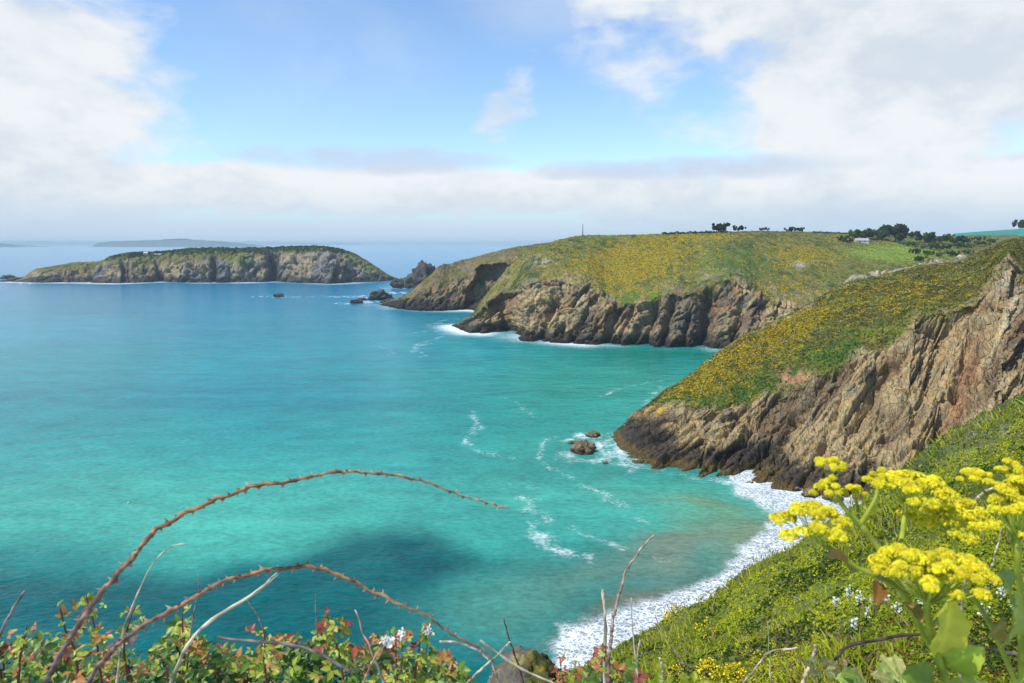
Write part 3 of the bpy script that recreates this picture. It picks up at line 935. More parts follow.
    col = mixc(col, GORSE * 0.75, 0.8 * np.clip(ell(ppx, ppy, 660, 411, 9, 2.6, -25) + ell(ppx, ppy, 653, 404, 9, 3, -30), 0, 1) * sst(f2, -0.5, 0.0))
    veg = mixc(OLIVE, GRASS, sst(fbm(X / 14, Y / 20, Z / 12, 4), -0.3, 0.4))
    veg = mixc(veg, DGREEN, 0.7 * sst(fbm(X / 6, Y / 8, 2.0, 4) + 0.1, 0.15, 0.6))
    veg = mixc(veg, LUSH * 0.62, np.clip(1.0 * np.exp(-((TT - 2.08) / 0.13) ** 2) * (PX < 860) * sst(f3 + .4, -.2, .5), 0, 1))
    veg = mixc(veg, RUST * 1.05, np.clip(1.6 * ell(ppx, ppy, 792, 378, 17, 8, -15), 0, 1) * sst(f2, -0.6, 0))
    veg = mixc(veg, PALE, np.clip(crag * .9 + 0.8 * np.exp(-((TT - 2.9) / 0.08) ** 2) * (PX < 830) * (PX > 690) * sst(f2, .05, .4), 0, 1) * sst(f2, -.5, -.1))
    veg = mixc(veg, STRAW * 0.8, 0.5 * sst(fbm(X / 5, Y / 7, 5., 3), 0.2, 0.6) * sst(PX, 860, 960))
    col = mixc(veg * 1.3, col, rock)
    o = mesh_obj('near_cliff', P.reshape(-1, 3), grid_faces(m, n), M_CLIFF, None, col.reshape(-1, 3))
    tag(o, kind='structure')
    gn = fbm(X / 4, Y / 5, 4., 4)
    gor = 0.9 * ell(ppx, ppy, 735, 362, 70, 24, -35) + 0.7 * ell(ppx, ppy, 800, 325, 40, 16, -30) + .45 * ell(ppx, ppy, 900, 295, 90, 22, -12) + .5 * ell(ppx, ppy, 690, 385, 26, 14, -35)
    vis = ((TT > 1.95) & (TT < 3.02) & (PX < 1060)) * (1 - rock) * (1 - np.clip(crag * 1.5, 0, 1)) * (1 - np.clip(1.6 * ell(ppx, ppy, 792, 378, 15, 7, -15), 0, 1))
    gm = vis * sst(gor + 0.8 * gn, 0.25, 0.8)
    s = scatter('near_cliff_gorse', P, N, gm, 36000, 0.12, 0.36, 6, lambda p, i, j, g: np.where((g.random(len(p)) < 0.6)[:, None], GORSE * (0.65 + 0.5 * g.random((len(p), 1))), np.array([0.14, 0.14, 0.02])), flat=0.8, seed=8)
    tag(s, 'yellow flowering gorse over the top of the near cliff', 'gorse', kind='stuff')

    def ch(p, i, j, g):
        r = g.random(len(p))[:, None]
        c = veg[i, j] * 1.35
        c = np.where(r < 0.22, DGREEN * .9, c)
        c = np.where(r > 0.9, STRAW, c)
        return np.where((r > 0.975), PALE * 1.2, c)
    s = scatter('near_cliff_heath', P, N, vis * (1 - 0.5 * gm), 46000, 0.15, 0.62, 5, ch, flat=0.7, seed=9)
    tag(s, 'olive and dark green heather covering the near cliff top', 'heath', kind='stuff')


build_near_cliff()


def build_island():
    px = np.arange(12, 401, 0.5)
    Wp = sea(px, soft(crv(px, W_ISLE), 4))
    Wd = Wp[:, 1]
    Sy = crv(px, [(12, 281.8), (22, 278.5), (30, 272), (36, 268.5), (46, 267), (60, 264.5), (80, 262), (100, 261), (108, 257), (120, 254), (136, 252), (160, 251.5), (185, 248.5), (210, 247.5), (240, 248), (270, 247.3), (300, 246), (320, 246), (338, 248), (352, 252), (368, 261), (380, 269), (390, 276), (398, 279.7)])
    Cy = Wp[:, 1] * 0 + crv(px, [(12, 281.9), (30, 277), (60, 272), (100, 270), (140, 268), (200, 265), (260, 264), (320, 262), (350, 266), (380, 274), (398, 279.8)])
    w = np.clip(np.minimum((px - 12) / 60, (399 - px) / 40), 0.02, 1)
    Cp = at(px, Cy, Wd + 22 * w)
    Sp = at(px, Sy, Wd + 110 * w)
    U = Wp * np.array([0.99, 0.99, 0]) + np.array([0, 0, -8.0])
    B = Sp * np.array([1.08, 1.08, 0]) + np.array([0, 120, -8.0])
    P, T = loft([U, Wp, Cp, Sp, B], [6, 44, 44, 30])
    m, n = P.shape[:2]
    PX = np.broadcast_to(px, (m, n))
    TT = np.broadcast_to(T[:, None], (m, n))
    N = grid_normals(P)
    X, Y, Z = P[..., 0], P[..., 1], P[..., 2]
    tc = np.clip(TT - 1, 0, 2) / 2
    ww = np.broadcast_to(w, (m, n))
    q = X - 0.2 * Z
    k1, e1 = facets(q / 30, Y / 50, Z / 34)
    k2, e2 = facets(q / 11, Y / 20, Z / 14)
    d = 6 * billow(q / 60, Y / 200, Z / 200, 3) + 6 * k1 + 3.2 * k2 - 4 * sst(e1, .12, 0) - 2 * sst(e2, .15, 0) + 1.2 * billow(X / 7, Y / 8, Z / 8, 2)
    gl = 0
    for c, wd, dp, sl, a, b in [(124, 3.5, 22, -3, .0, .75), (129, 1.5, 12, -4, .0, .7), (158, 2.2, 14, -6, .0, .7), (214, 3.2, 26, 2, .0, .75), (273, 4.6, 40, 1, .0, .85), (340, 3, 12, 12, 0, .6), (60, 3, 8, 0, 0, .6), (90, 2, 8, 4, 0, .6)]:
        gl = gl - gully(PX, tc, c, wd, dp, sl, a, b)
    env = sst(TT, 0.8, 1.05) * (1 - sst(TT, 2.75, 3.0)) * ww
    P = P + N * (env * (d * (1 - 0.6 * sst(TT, 2, 2.8)) + gl))[..., None]
    P[..., 2] += (np.abs(TT - 3) < 0.2) * (1.3 * fbm(X / 9, Y / 30, 0 * X, 4)) * ww
    N = grid_normals(P)
    X, Y, Z = P[..., 0], P[..., 1], P[..., 2]
    ppx, ppy = project(P)
    f1, f2, f3 = fbm(X / 35, Y / 80, Z / 35, 4), fbm(X / 14, Y / 20, Z / 14, 4), fbm(X / 70, Y / 90, Z / 40, 3)
    rk = mixc(GREY * 1.15, TAN * 0.85, sst(f1, -0.3, 0.4) * 0.75)
    rk = mixc(rk, DARK * 1.3, sst(f2, 0.0, 0.5) * 0.8)
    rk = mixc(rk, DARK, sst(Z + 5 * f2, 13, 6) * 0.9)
    rk = mixc(rk, RUST * .8, 0.35 * sst(f3, .1, .5) * sst(PX, 200, 100))
    vg = mixc(GRASS * .58, STRAW * 0.62, sst(f1 + f2 * 0.5, -0.2, 0.5) * 0.7)
    vg = mixc(vg, DGREEN, sst(TT + 0.1 * f2, 2.72, 2.9) * sst(PX, 95, 120))
    vm = sst(TT + 0.42 * f2 + 0.35 * f3 - 0.55 * ell(ppx, ppy, 318, 262, 40, 18) + .3 * ell(ppx, ppy, 150, 262, 50, 10) + .5 * ell(ppx, ppy, 241, 260, 12, 7) + .4 * ell(ppx, ppy, 372, 272, 14, 6), 2.05, 2.6)
    vm = vm * (1 - np.clip(-gl / 6, 0, 1))
    rk = mixc(rk, DARK, np.clip(-gl / 14, 0, 1) * .8)  # gully shade put into the rock colour, darker with depth
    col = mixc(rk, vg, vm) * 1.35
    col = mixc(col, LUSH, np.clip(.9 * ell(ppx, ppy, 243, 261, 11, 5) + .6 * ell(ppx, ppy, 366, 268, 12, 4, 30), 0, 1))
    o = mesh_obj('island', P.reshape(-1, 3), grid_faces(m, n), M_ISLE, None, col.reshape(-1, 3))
    tag(o, kind='structure')
    vis = sst(TT, 2.55, 2.8) * (TT < 3.05) * sst(PX, 100, 120) * (PX < 345)
    s = scatter('island_scrub', P, N, vis, 5200, 1.0, 2.6, 5, lambda p, i, j, g: DGREEN * (0.7 + 0.9 * g.random((len(p), 1))), flat=0.8, seed=12)
    tag(s, 'dark green scrub along the crest of the island', 'scrub', kind='stuff')
    # low reef at the left end
    return P, T


ISLE_P, ISLE_T = build_island()


def far_land(name, pts, base, D, depth, colr, lab=None):
    a = np.array(pts, float)
    px = np.arange(a[0, 0], a[-1, 0] + .5, 0.7)
    top = np.interp(px, a[:, 0], a[:, 1])
    Bf = sea(px, np.full_like(px, 243 + FPX * CAMZ / D * .97))
    Bf[:, 2] = -5
    k = np.clip(np.minimum(px - a[0, 0], a[-1, 0] - px) / 12, 0.03, 1)
    S = at(px, top, D + depth * 0.35)
    M_ = Bf * 0.45 + S * 0.55
    M_[:, 2] = S[:, 2] * 0.75
    Bk = S.copy()
    Bk[:, 1] += depth * k
    Bk[:, 2] = -5
    P, T = loft([Bf, M_, S, Bk], [8, 8, 8])
    X, Y, Z = P[..., 0], P[..., 1], P[..., 2]
    P[..., 2] += (Z > 2) * D * 0.0009 * fbm(X / (D * .02), Y / (D * .03), 0 * X, 4)
    f = fbm(X / (D * .012), Y / (D * .02), Z / (D * .006), 4)
    col = mixc(np.array([0.06, 0.09, 0.03]), np.array([0.16, 0.18, 0.07]), sst(f, -.3, .4))
    col = mixc(col, GREY, sst(f, .3, .6))
    o = mesh_obj(name, P.reshape(-1, 3), grid_faces(*P.shape[:2]), M_ISLE, None, col.reshape(-1, 3))
    tag(o, kind='structure')
    return o


far_land('far_island', [(92, 246), (98, 242.6), (112, 241.2), (130, 240.8), (150, 240.2), (165, 239.2), (178, 238.6), (190, 239.2), (205, 240.4), (222, 241.2), (240, 243.2), (255, 245)], 244.6, 13500, 1800, None)
far_land('far_coast', [(-120, 242.5), (-60, 240.5), (-20, 242), (0, 243.5), (10, 244.6), (17, 246)], 245.5, 12500, 1500, None)
far_land('faint_coast', [(-60, 243), (0, 241.2), (40, 241.0), (75, 241.6), (100, 242), (250, 241.8), (320, 242.6), (360, 243)], 243.7, 30000, 2500, None)


# ================================================================== NEAR SLOPE
def build_slope():
    px = np.concatenate([np.linspace(-700, -30, 60), np.arange(-20, 1100, 2.2), np.linspace(1110, 1900, 60)])
    ye = crv(px, [(-700, 730), (0, 730), (430, 725), (480, 712), (520, 700), (545, 690), (575, 672), (605, 658), (640, 640), (665, 622), (700, 602), (740, 578), (775, 556), (800, 540), (830, 520), (860, 500), (890, 478), (915, 458), (940, 440), (965, 425), (990, 411), (1024, 393), (1100, 350), (1300, 280), (1900, 150)])
    de = crv(px, [(-700, 4), (0, 4.5), (430, 5.5), (520, 7), (575, 10), (620, 14), (700, 21), (775, 30), (830, 40), (890, 56), (940, 74), (990, 90), (1024, 102), (1100, 110), (1900, 120)])
    ye = soft(ye + 5 * sst(px, 540, 600) * (1 - sst(px, 860, 960)), 5)
    db = crv(px, [(-700, 1.7), (400, 1.75), (700, 1.9), (1024, 1.9), (1900, 1.5)])
    yb = np.full_like(px, 900.0)
    s = np.linspace(0, 1, 330)[:, None]
    inv = 1 / de + (1 / db - 1 / de) * s ** 0.86
    ys = ye + (yb - ye) * s
    P1 = at(np.broadcast_to(px, ys.shape), ys, 1 / inv)[::-1]      # near -> edge
    # beyond the edge the ground falls away steeply to the sea
    los = np.maximum((CAMZ - P1[-1][:, 2]) / P1[-1][:, 1], 0.05)
    tail = []
    run = np.concatenate([np.linspace(0.15, 3, 16), np.linspace(4, 110, 44)])
    e = P1[-1]
    dirh = e[:, :2] / np.linalg.norm(e[:, :2], axis=1)[:, None]
    for r in run:
        q = e.copy()
        q[:, :2] += dirh * r
        k = los * 1.03 + (0.75 - 0.0 * los) * sst(np.array(r), 0, 9) * np.maximum(0.5, 1 - los * .3)
        q[:, 2] -= k * r
        tail.append(q)
    P = np.concatenate([P1, np.array(tail)])
    P[..., 2] = np.maximum(P[..., 2], -4)
    m, n = P.shape[:2]
    N = grid_normals(P)
    X, Y, Z = P[..., 0], P[..., 1], P[..., 2]
    dist = np.hypot(X, Y)
    amp = np.clip(dist / 10, 0.15, 1.6)
    edge_f = np.ones((m, 1))
    P = P + N * (amp * (0.26 * fbm(X / 3.2, Y / 3.2, 0 * X, 3) + 0.24 * billow(X / 2.4, Y / 2.4, Z / 2.4, 2) * (1 - sst(np.arange(m)[:, None] + 0 * X, 290, 325)) + 0.07 * fbm(X / .7, Y / .7, Z / .7, 3)))[..., None]
    N = grid_normals(P)
    X, Y, Z = P[..., 0], P[..., 1], P[..., 2]
    ppx, ppy = project(P)
    f1, f2 = fbm(X / 5, Y / 7, 0 * X, 4), fbm(X / 1.3, Y / 1.7, 3 + 0 * X, 4)
    col = mixc(np.array([0.12, 0.15, 0.03]), np.array([0.05, 0.075, 0.015]), sst(f1, -0.2, 0.5))
    col = mixc(col, BROWN * 0.8, 0.6 * sst(f2, 0.1, 0.6))
    o = mesh_obj('hillside', P.reshape(-1, 3), grid_faces(m, n), M_SLOPE, None, col.reshape(-1, 3))
    tag(o, kind='structure')
    # ---- ground cover leaves, sampled evenly over what is near
    PXg = np.broadcast_to(px, (m, n))
    irow = np.arange(m)[:, None] + 0 * PXg
    step = np.gradient(px)[None, :] + 0 * PXg
    wgt = step * ((PXg > 380) & (PXg < 1700)) * np.where(PXg > 1120, .3, 1) * ((irow > 60) & (irow < 372)) * np.where(ppy < 720, 1, 0.15) * (1 + 2.5 * (irow > 285))
    dsz = np.clip(dist, 2.2, 70)
    sizef = 0.0125 + 0.0015 * dsz            # clump radius
    bright = np.array([0.47, 0.50, 0.024])
    mid = np.array([0.30, 0.37, 0.020])
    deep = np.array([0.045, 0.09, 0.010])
    dry = np.array([0.24, 0.14, 0.06])
    redd = np.array([0.22, 0.07, 0.03])
    g1 = fbm(X / (0.9 + 0.03 * dist), Y / (1.3 + 0.05 * dist), 2 + 0 * X, 4)
    g2 = fbm(X / (3 + .05 * dist), Y / (4 + .1 * dist), 6 + 0 * X, 3)
    g3 = fbm(X / (.55 + 0.02 * dist), Y / (.8 + 0.045 * dist), 9 + 0 * X, 3)
    t1 = sst(g2 + .5 * g1 + .35 * ell(ppx, ppy, 760, 600, 90, 40) - .25 * ell(ppx, ppy, 900, 600, 90, 40), -0.3, 0.35)
    lower = sst(ppy, 600, 668) * sst(ppx, 690, 780)
    palef = np.clip(ell(ppx, ppy, 985, 430, 40, 26, -35) * sst(g1, -.1, .25), 0, 1)

    def cg(p, i, j, g):
        u = t1[i, j][:, None]
        c = mid * (1 - u) + bright * u
        r = g.random(len(p))[:, None]
        c = np.where(r < 0.10 + 0.6 * sst(g3[i, j][:, None], .05, .45), deep, c)
        ed = (sst(ppx, 850, 900) * np.exp(-((irow - 325) / 16.0) ** 2))[i, j][:, None]  # shaded strip along the upper edge, painted with darker leaf colour
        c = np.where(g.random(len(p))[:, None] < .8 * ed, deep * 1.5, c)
        lo = lower[i, j][:, None]
        c = np.where(g.random(len(p))[:, None] < 0.22 * lo, dry, c)
        c = np.where(g.random(len(p))[:, None] < 0.05 * lo, redd, c)
        c = np.where(g.random(len(p))[:, None] < 0.02, STRAW * 1.3, c)
        c = np.where(g.random(len(p))[:, None] < 0.6 * palef[i, j][:, None], PALE * 1.1, c)
        return c
    M_COV = leaf_mat('cover_leaf', 0.42, 0.5, 0.25)
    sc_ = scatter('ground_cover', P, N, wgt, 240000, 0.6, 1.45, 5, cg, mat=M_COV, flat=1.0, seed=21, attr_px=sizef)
    tag(sc_, 'dense bright green leaves covering the near hillside', 'ground cover', kind='stuff')
    # tufts of thin grass and stalks rising out of the cover, patchy
    g = np.random.default_rng(77)
    gw = wgt[:-1, :-1] * sst(fbm(X / 1.6, Y / 2.6, 14 + 0 * X, 3), 0.0, .5)[:-1, :-1] * (irow[:-1, :-1] < 330)
    cdf = np.cumsum(gw.ravel())
    kk = np.minimum(np.searchsorted(cdf, g.random(6500) * cdf[-1]), cdf.size - 1)
    i, j = np.unravel_index(kk, gw.shape)
    nb = 4
    p0 = P[i, j][:, None] + g.normal(size=(6500, nb, 3)) * (0.02 + .004 * dist[i, j])[:, None, None]
    hh = ((0.03 + .0065 * np.minimum(dist[i, j], 30))[:, None] * (.5 + g.random((6500, nb))))[..., None]
    ln_ = g.normal(size=(6500, nb, 3)) * .45
    ln_[..., 2] = 1
    p1, p2 = p0 + ln_ * hh * .55, p0 + ln_ * hh + np.array([0, 0, -.1]) * hh
    p2[..., :2] += ln_[..., :2] * hh * .35
    sd = np.cross(ln_, np.array([.2, 1, 0]))
    sd /= np.linalg.norm(sd, axis=-1, keepdims=True)
    sd = sd * (0.0022 + .0007 * np.minimum(dist[i, j], 30))[:, None, None]
    V = np.stack([p0 - sd, p0 + sd, p1 + sd * .7, p2, p1 - sd * .7], 2).reshape(-1, 3)
    a_ = np.arange(6500 * nb)[:, None] * 5
    cg_ = np.where(g.random((6500, nb, 1)) < .3, STRAW * 1.5, np.where(g.random((6500, nb, 1)) < .5, bright, mid))
    o = mesh_obj('grass', V, [a_ + np.array([0, 1, 2, 4]), a_ + np.array([4, 2, 3])], M_COV, None, np.repeat(cg_.reshape(-1, 1, 3), 5, 1).reshape(-1, 3), smooth=False)
    tag(o, 'thin grass tufts among the low plants of the near hillside', 'grass', kind='stuff')
    return P, N, ppx, ppy


SL_P, SL_N, SL_X, SL_Y = build_slope()


def slope_at(pxv, pyv):
    d = (SL_X[:330] - pxv) ** 2 + (SL_Y[:330] - pyv) ** 2
    k = np.argmin(d)
    return SL_P[:330].reshape(-1, 3)[k]


# ================================================================== ROCKS IN THE SEA
def ico(level):
    import bmesh
    bm = bmesh.new()
    bmesh.ops.create_icosphere(bm, subdivisions=level, radius=1)
    V = np.array([v.co[:] for v in bm.verts])
    F = np.array([[v.index for v in f.verts] for f in bm.faces])
    bm.free()
    return V, F


ICO5 = ico(5)
ICO4 = ico(4)


def rock(name, base, rx, ry, h, label, cat='rock', group=None, seed=0., colr='dark', lean=0.0, sharp=1.0):
    V, F = ICO5
    v = V.copy()
    b = billow(v[:, 0] * 1.3 + seed, v[:, 1] * 1.3, v[:, 2] * 1.3, 4, 0.55)
    r = 1 + 0.33 * sharp * b + 0.25 * sharp * fbm(v[:, 0] * 0.9 + seed, v[:, 1] * .9 + 4, v[:, 2] * .9, 2)
    v = v * r[:, None]
    v[:, 0] += lean * np.clip(v[:, 2], 0, 2)
    v = v * np.array([rx, ry, h])
    z = v[:, 2]
    f = fbm(v[:, 0] / rx * 2 + seed, v[:, 1] / ry * 2, z / h * 2, 4)
    if colr == 'dark':
        c = mixc(GREY * 0.75, DARK, sst(f, -.2, .4))
        c = mixc(c, WET, sst(z / h + 0.2 * f, .35, .1))
    elif colr == 'brown':
        c = mixc(TAN * 0.8, BROWN, sst(f, -.3, .3))
        c = mixc(c, DARK, sst(z / h + 0.2 * f, .4, .12))
    else:
        c = mixc(PALE, GREY, sst(f, -.2, .5))
    o = mesh_obj(name, v, F, M_ROCK, None, c)
    o.location = [float(x) for x in base]
    return tag(o, label, cat, group)


def px_rock(px, py, wpx, hpx, label, seed, **kw):
    b = sea(px, py)
    s = np.linalg.norm(b - np.array([0, 0, CAMZ])) / FPX
    return rock('sea_rock', b + np.array([0, wpx * s * .3, 0]), wpx * s * .5, wpx * s * .45, hpx * s, label, 'rock', 'rocks standing in the sea', seed, **kw)


px_rock(584, 454, 22, 12, 'brown rock ringed by white foam off the tip of the near cliff', 1.0, colr='brown')
px_rock(594, 437, 13, 5, 'low flat brown rock just behind the foam ringed rock', 2.3, colr='brown')
px_rock(571, 444, 6, 3, 'very small dark rock at the left edge of the foam patch in the cove', 2.9, colr='brown')
px_rock(606, 464, 5, 2.4, 'small wet rock awash between the foam ringed rock and the near cliff', 4.9, colr='brown')
px_rock(377, 300, 21, 9, 'dark jagged rock in the channel between island and headland', 3.1)
px_rock(389, 303, 18, 4, 'low black reef touching the tip of the far headland spur', 6.4)
px_rock(356, 303.5, 14, 3.5, 'low dark rock left of the jagged channel rock', 4.2)
px_rock(278, 297, 11, 3, 'lone small dark rock in open water before the island', 5.5)
px_rock(362, 300, 9, 2.0, 'thin dark ledge awash between two channel rocks', 7.7)
px_rock(14, 281.5, 24, 3.0, 'long low reef off the left end of the island', 8.2)
px_rock(6, 278.5, 14, 2.4, 'far low rock beyond the reef left of the island', 9.1)
b = sea(424, 287)
s = b[1] / FPX
rock('sea_stack', b, 15 * s, 14 * s, 25 * s, 'tall grey humped sea stack behind the headland tip', 'rock', None, 2.4, lean=0.1, sharp=.7)
b = sea(405, 288)
rock('sea_rock', b, 13 * s, 10 * s, 10 * s, 'low dark rock spreading left from the foot of the sea stack', 'rock', 'rocks standing in the sea', 12.4)
for k, (px_, py_, wp, hp, lb) in enumerate([(812, 497, 16, 5, 'flat brown boulder at the foot of the near cliff beside the surf'), (835, 501, 18, 7, 'larger brown boulder under the cliff behind the yellow flower heads'),
                                            (795, 491, 12, 4, 'small boulder where the surf meets the cliff foot')]):
    px_rock(px_, py_, wp, hp, lb, 20.3 + k, colr='brown')


# ================================================================== SMALL FAR THINGS
def box(sx, sy, sz, z0=0.0, o=(0, 0)):
    x, y = sx / 2, sy / 2
    v = np.array([[-x, -y, z0], [x, -y, z0], [x, y, z0], [-x, y, z0], [-x, -y, z0 + sz], [x, -y, z0 + sz], [x, y, z0 + sz], [-x, y, z0 + sz]]) + np.array([o[0], o[1], 0])
    f = np.array([[3, 2, 1, 0], [4, 5, 6, 7], [0, 1, 5, 4], [1, 2, 6, 5], [2, 3, 7, 6], [3, 0, 4, 7]])
    return v, f


def gable(sx, sy, z0, hz, over=0.4, th=0.25):
    x, y = sx / 2 + over, sy / 2 + over
    v = []
    for dz in (0, th):
        v += [[-x, -y, z0 + dz], [x, -y, z0 + dz], [x, 0, z0 + hz + dz], [-x, 0, z0 + hz + dz], [x, y, z0 + dz], [-x, y, z0 + dz]]
    f = [[6, 7, 8, 9], [9, 8, 10, 11], [0, 3, 2, 1], [3, 5, 4, 2], [0, 1, 7, 6], [5, 11, 10, 4], [1, 2, 8, 7], [2, 4, 10, 8], [0, 6, 9, 3], [3, 9, 11, 5]]
    return np.array(v), np.array(f)


def joinm(parts):
    V, F, k = [], [], 0
    for v, f in parts:
        V.append(v)
        F.append(f + k)
        k += len(v)
    return np.concatenate(V), np.concatenate(F)


M_WHITE = plain_mat('white_render', (0.50, 0.50, 0.47), 0.8, 0.8, 0.1, 0.01)
M_SLATE = plain_mat('pale_roof', (0.34, 0.34, 0.35), 0.7, 1.5, 0.15, 0.02)
M_TILE = plain_mat('red_roof', (0.34, 0.14, 0.08), 0.8, 1.5, 0.2, 0.02)
M_DARKW = plain_mat('dark_opening', (0.03, 0.03, 0.035), 0.4, 1.0, 0.1, 0.005)
M_WOOD = plain_mat('weathered_post', (0.09, 0.08, 0.07), 0.8, 2, 0.2, 0.02)
M_CREAM = plain_mat('cream_wall', (0.6, 0.55, 0.42), 0.85, 1.0, 0.12, 0.01)


def move(o, dx=0, dy=0, dz=0):
    o.location = (o.location[0] + dx, o.location[1] + dy, o.location[2] + dz)
    return o


def kid(name, vf, mat, par):
    """part given in its parent's own coordinates"""
    o = mesh_obj(name, vf[0], vf[1], mat, None, smooth=False)
    o.parent = par
    return o


def house(name, loc, sx, sy, hw, hr, roofm, wallm, label, cat, rz=0.0):
    t = thing(name, loc, label, cat)
    t.rotation_euler = (0, 0, rz)
    x, y = sx / 2, sy / 2
    v, f = box(sx, sy, hw + 2, -2)
    gv = np.array([[-x, -y, hw], [-x, y, hw], [-x, 0, hw + hr], [x, -y, hw], [x, y, hw], [x, 0, hw + hr]])
    w = mesh_obj('wall', np.concatenate([v, gv]), [f, np.array([[8, 10, 9], [11, 12, 13]])], wallm, None, smooth=False)
    w.parent = t
    kid('roof', gable(sx, sy, hw, hr), roofm, t)
    kid('door', box(1.6, .12, 2.4, 0, (-sx * .2, -y - .03)), M_DARKW, t)
    kid('window', box(1.6, .12, 1.2, 1.0, (sx * .2, -y - .03)), M_DARKW, t)
    return t


g0 = main_at(861.5, 242.5)
house('barn', g0, 14, 7, 2.0, 2.6, M_SLATE, M_WHITE, 'pale barn with grey roof standing above the green valley field', 'barn', -0.15)
g0 = main_at(899, 242)
house('cottage', g0, 7, 6, 2.6, 2.4, M_TILE, M_WHITE, 'little cottage with a red roof among dark trees', 'cottage', 0.4)
# ruin on the island
x_, y_ = project(ISLE_P)
k = np.argmin((x_ - 146) ** 2 + (y_ - 255.5) ** 2)
g0 = ISLE_P.reshape(-1, 3)[k]
house('stone_house', g0, 7, 6, 5.0, 2.0, M_CREAM, M_CREAM, 'small cream house on the crest of the island', 'house', 0.2)
k = np.argmin((x_ - 157) ** 2 + (y_ - 254.5) ** 2)
g0 = ISLE_P.reshape(-1, 3)[k]
wv_ = mesh_obj('stone_wall', *joinm([box(26, .8, 3.2, -1.4)]), M_CREAM, None, smooth=False)
wv_.location = g0
tag(wv_, 'long low cream wall beside the small house on the island', 'wall')

# beacon post on the headland top
g0 = main_at(583, 235.5)
t = thing('beacon_post', g0, 'thin dark beacon post on the highest point of the headland', 'beacon')


def tube_vf(pts, radii, seg=7, cap=True):
    pts = np.asarray(pts, float)
    radii = np.broadcast_to(np.asarray(radii, float), (len(pts),))
    tg = np.gradient(pts, axis=0)
    tg /= np.maximum(np.linalg.norm(tg, axis=1, keepdims=True), 1e-9)
    ref = np.array([0.31, 0.9, 0.27])
    if abs((tg[0] * ref).sum()) > 0.9:
        ref = np.array([0.9, -0.2, 0.3])
    a = np.cross(tg, ref)
    a /= np.linalg.norm(a, axis=1, keepdims=True)
    b_ = np.cross(tg, a)
    th = np.linspace(0, 2 * math.pi, seg, endpoint=False)
    V = pts[:, None] + radii[:, None, None] * (np.cos(th)[None, :, None] * a[:, None] + np.sin(th)[None, :, None] * b_[:, None])
    n = len(pts)
    i = np.arange(n * seg).reshape(n, seg)
    j = np.roll(i, -1, 1)
    F = np.stack([i[:-1], j[:-1], j[1:], i[1:]], -1).reshape(-1, 4)
    V = V.reshape(-1, 3)
    if cap:
        V = np.concatenate([V, [pts[0] - tg[0] * radii[0] * .3, pts[-1] + tg[-1] * radii[-1] * .6]])
        c0, c1 = n * seg, n * seg + 1
        F = np.concatenate([F, np.stack([j[0], i[0], np.full(seg, c0), np.full(seg, c0)], -1), np.stack([i[-1], j[-1], np.full(seg, c1), np.full(seg, c1)], -1)])
    return V, F


def clean(F):
    """split quads with a doubled vertex into triangles"""
    tri = F[:, 2] == F[:, 3]
    out = []
    if (~tri).any():
        out.append(F[~tri])
    if tri.any():
        out.append(F[tri][:, :3])
    return out


v, f = tube_vf([(0, 0, -1), (0, 0, 5), (0, 0, 11)], [.42, .36, .26])
o = mesh_obj('post', v, clean(f), M_WOOD, None)
o.parent = t
kid('foot_block', box(2.2, 2.2, 1.6, -.6), M_SLATE, t)

# sailing boat in the channel
b = sea(404.5, 289)
t = thing('sailing_boat', b, 'tiny white sailing boat moored by the sea stack', 'boat')
L = 7.5
hv, hf = [], []
st_ = np.linspace(-1, 1, 9)
for s_ in st_:
    wd = 1.25 * (1 - max(s_, -.4) ** 2 * (1 if s_ > 0 else .2)) + .05
    for a_ in np.linspace(0, math.pi, 7):
        hv.append([s_ * L / 2 * (1.0), math.cos(a_) * wd, 0.95 + .25 * s_ * s_ - math.sin(a_) * 1.3])
i = np.arange(63).reshape(9, 7)
hf = np.stack([i[:-1, :-1], i[1:, :-1], i[1:, 1:], i[:-1, 1:]], -1).reshape(-1, 4)
deck = np.stack([i[:-1, 0], i[:-1, 6], i[1:, 6], i[1:, 0]], -1)
kid('hull', (np.array(hv), np.concatenate([hf, deck])), M_WHITE, t)
kid('cabin', box(2.6, 1.5, .6, .9), M_WHITE, t)
v, f = tube_vf([(0.4, 0, .8), (0.4, 0, 10.5)], [.12, .09])
o = mesh_obj('mast', v, clean(f), M_WHITE, None)
o.parent = t

b = sea(128.5, 503)
vv = ICO4[0] * np.array([.35, .28, .26])
vv[:, 2] += .08
top = vv[:, 2] > .22
o = mesh_obj('mooring_buoy', vv, ICO4[1], M_WHITE, None)
o.location = b
tag(o, 'tiny white float alone on the turquoise water', 'buoy')


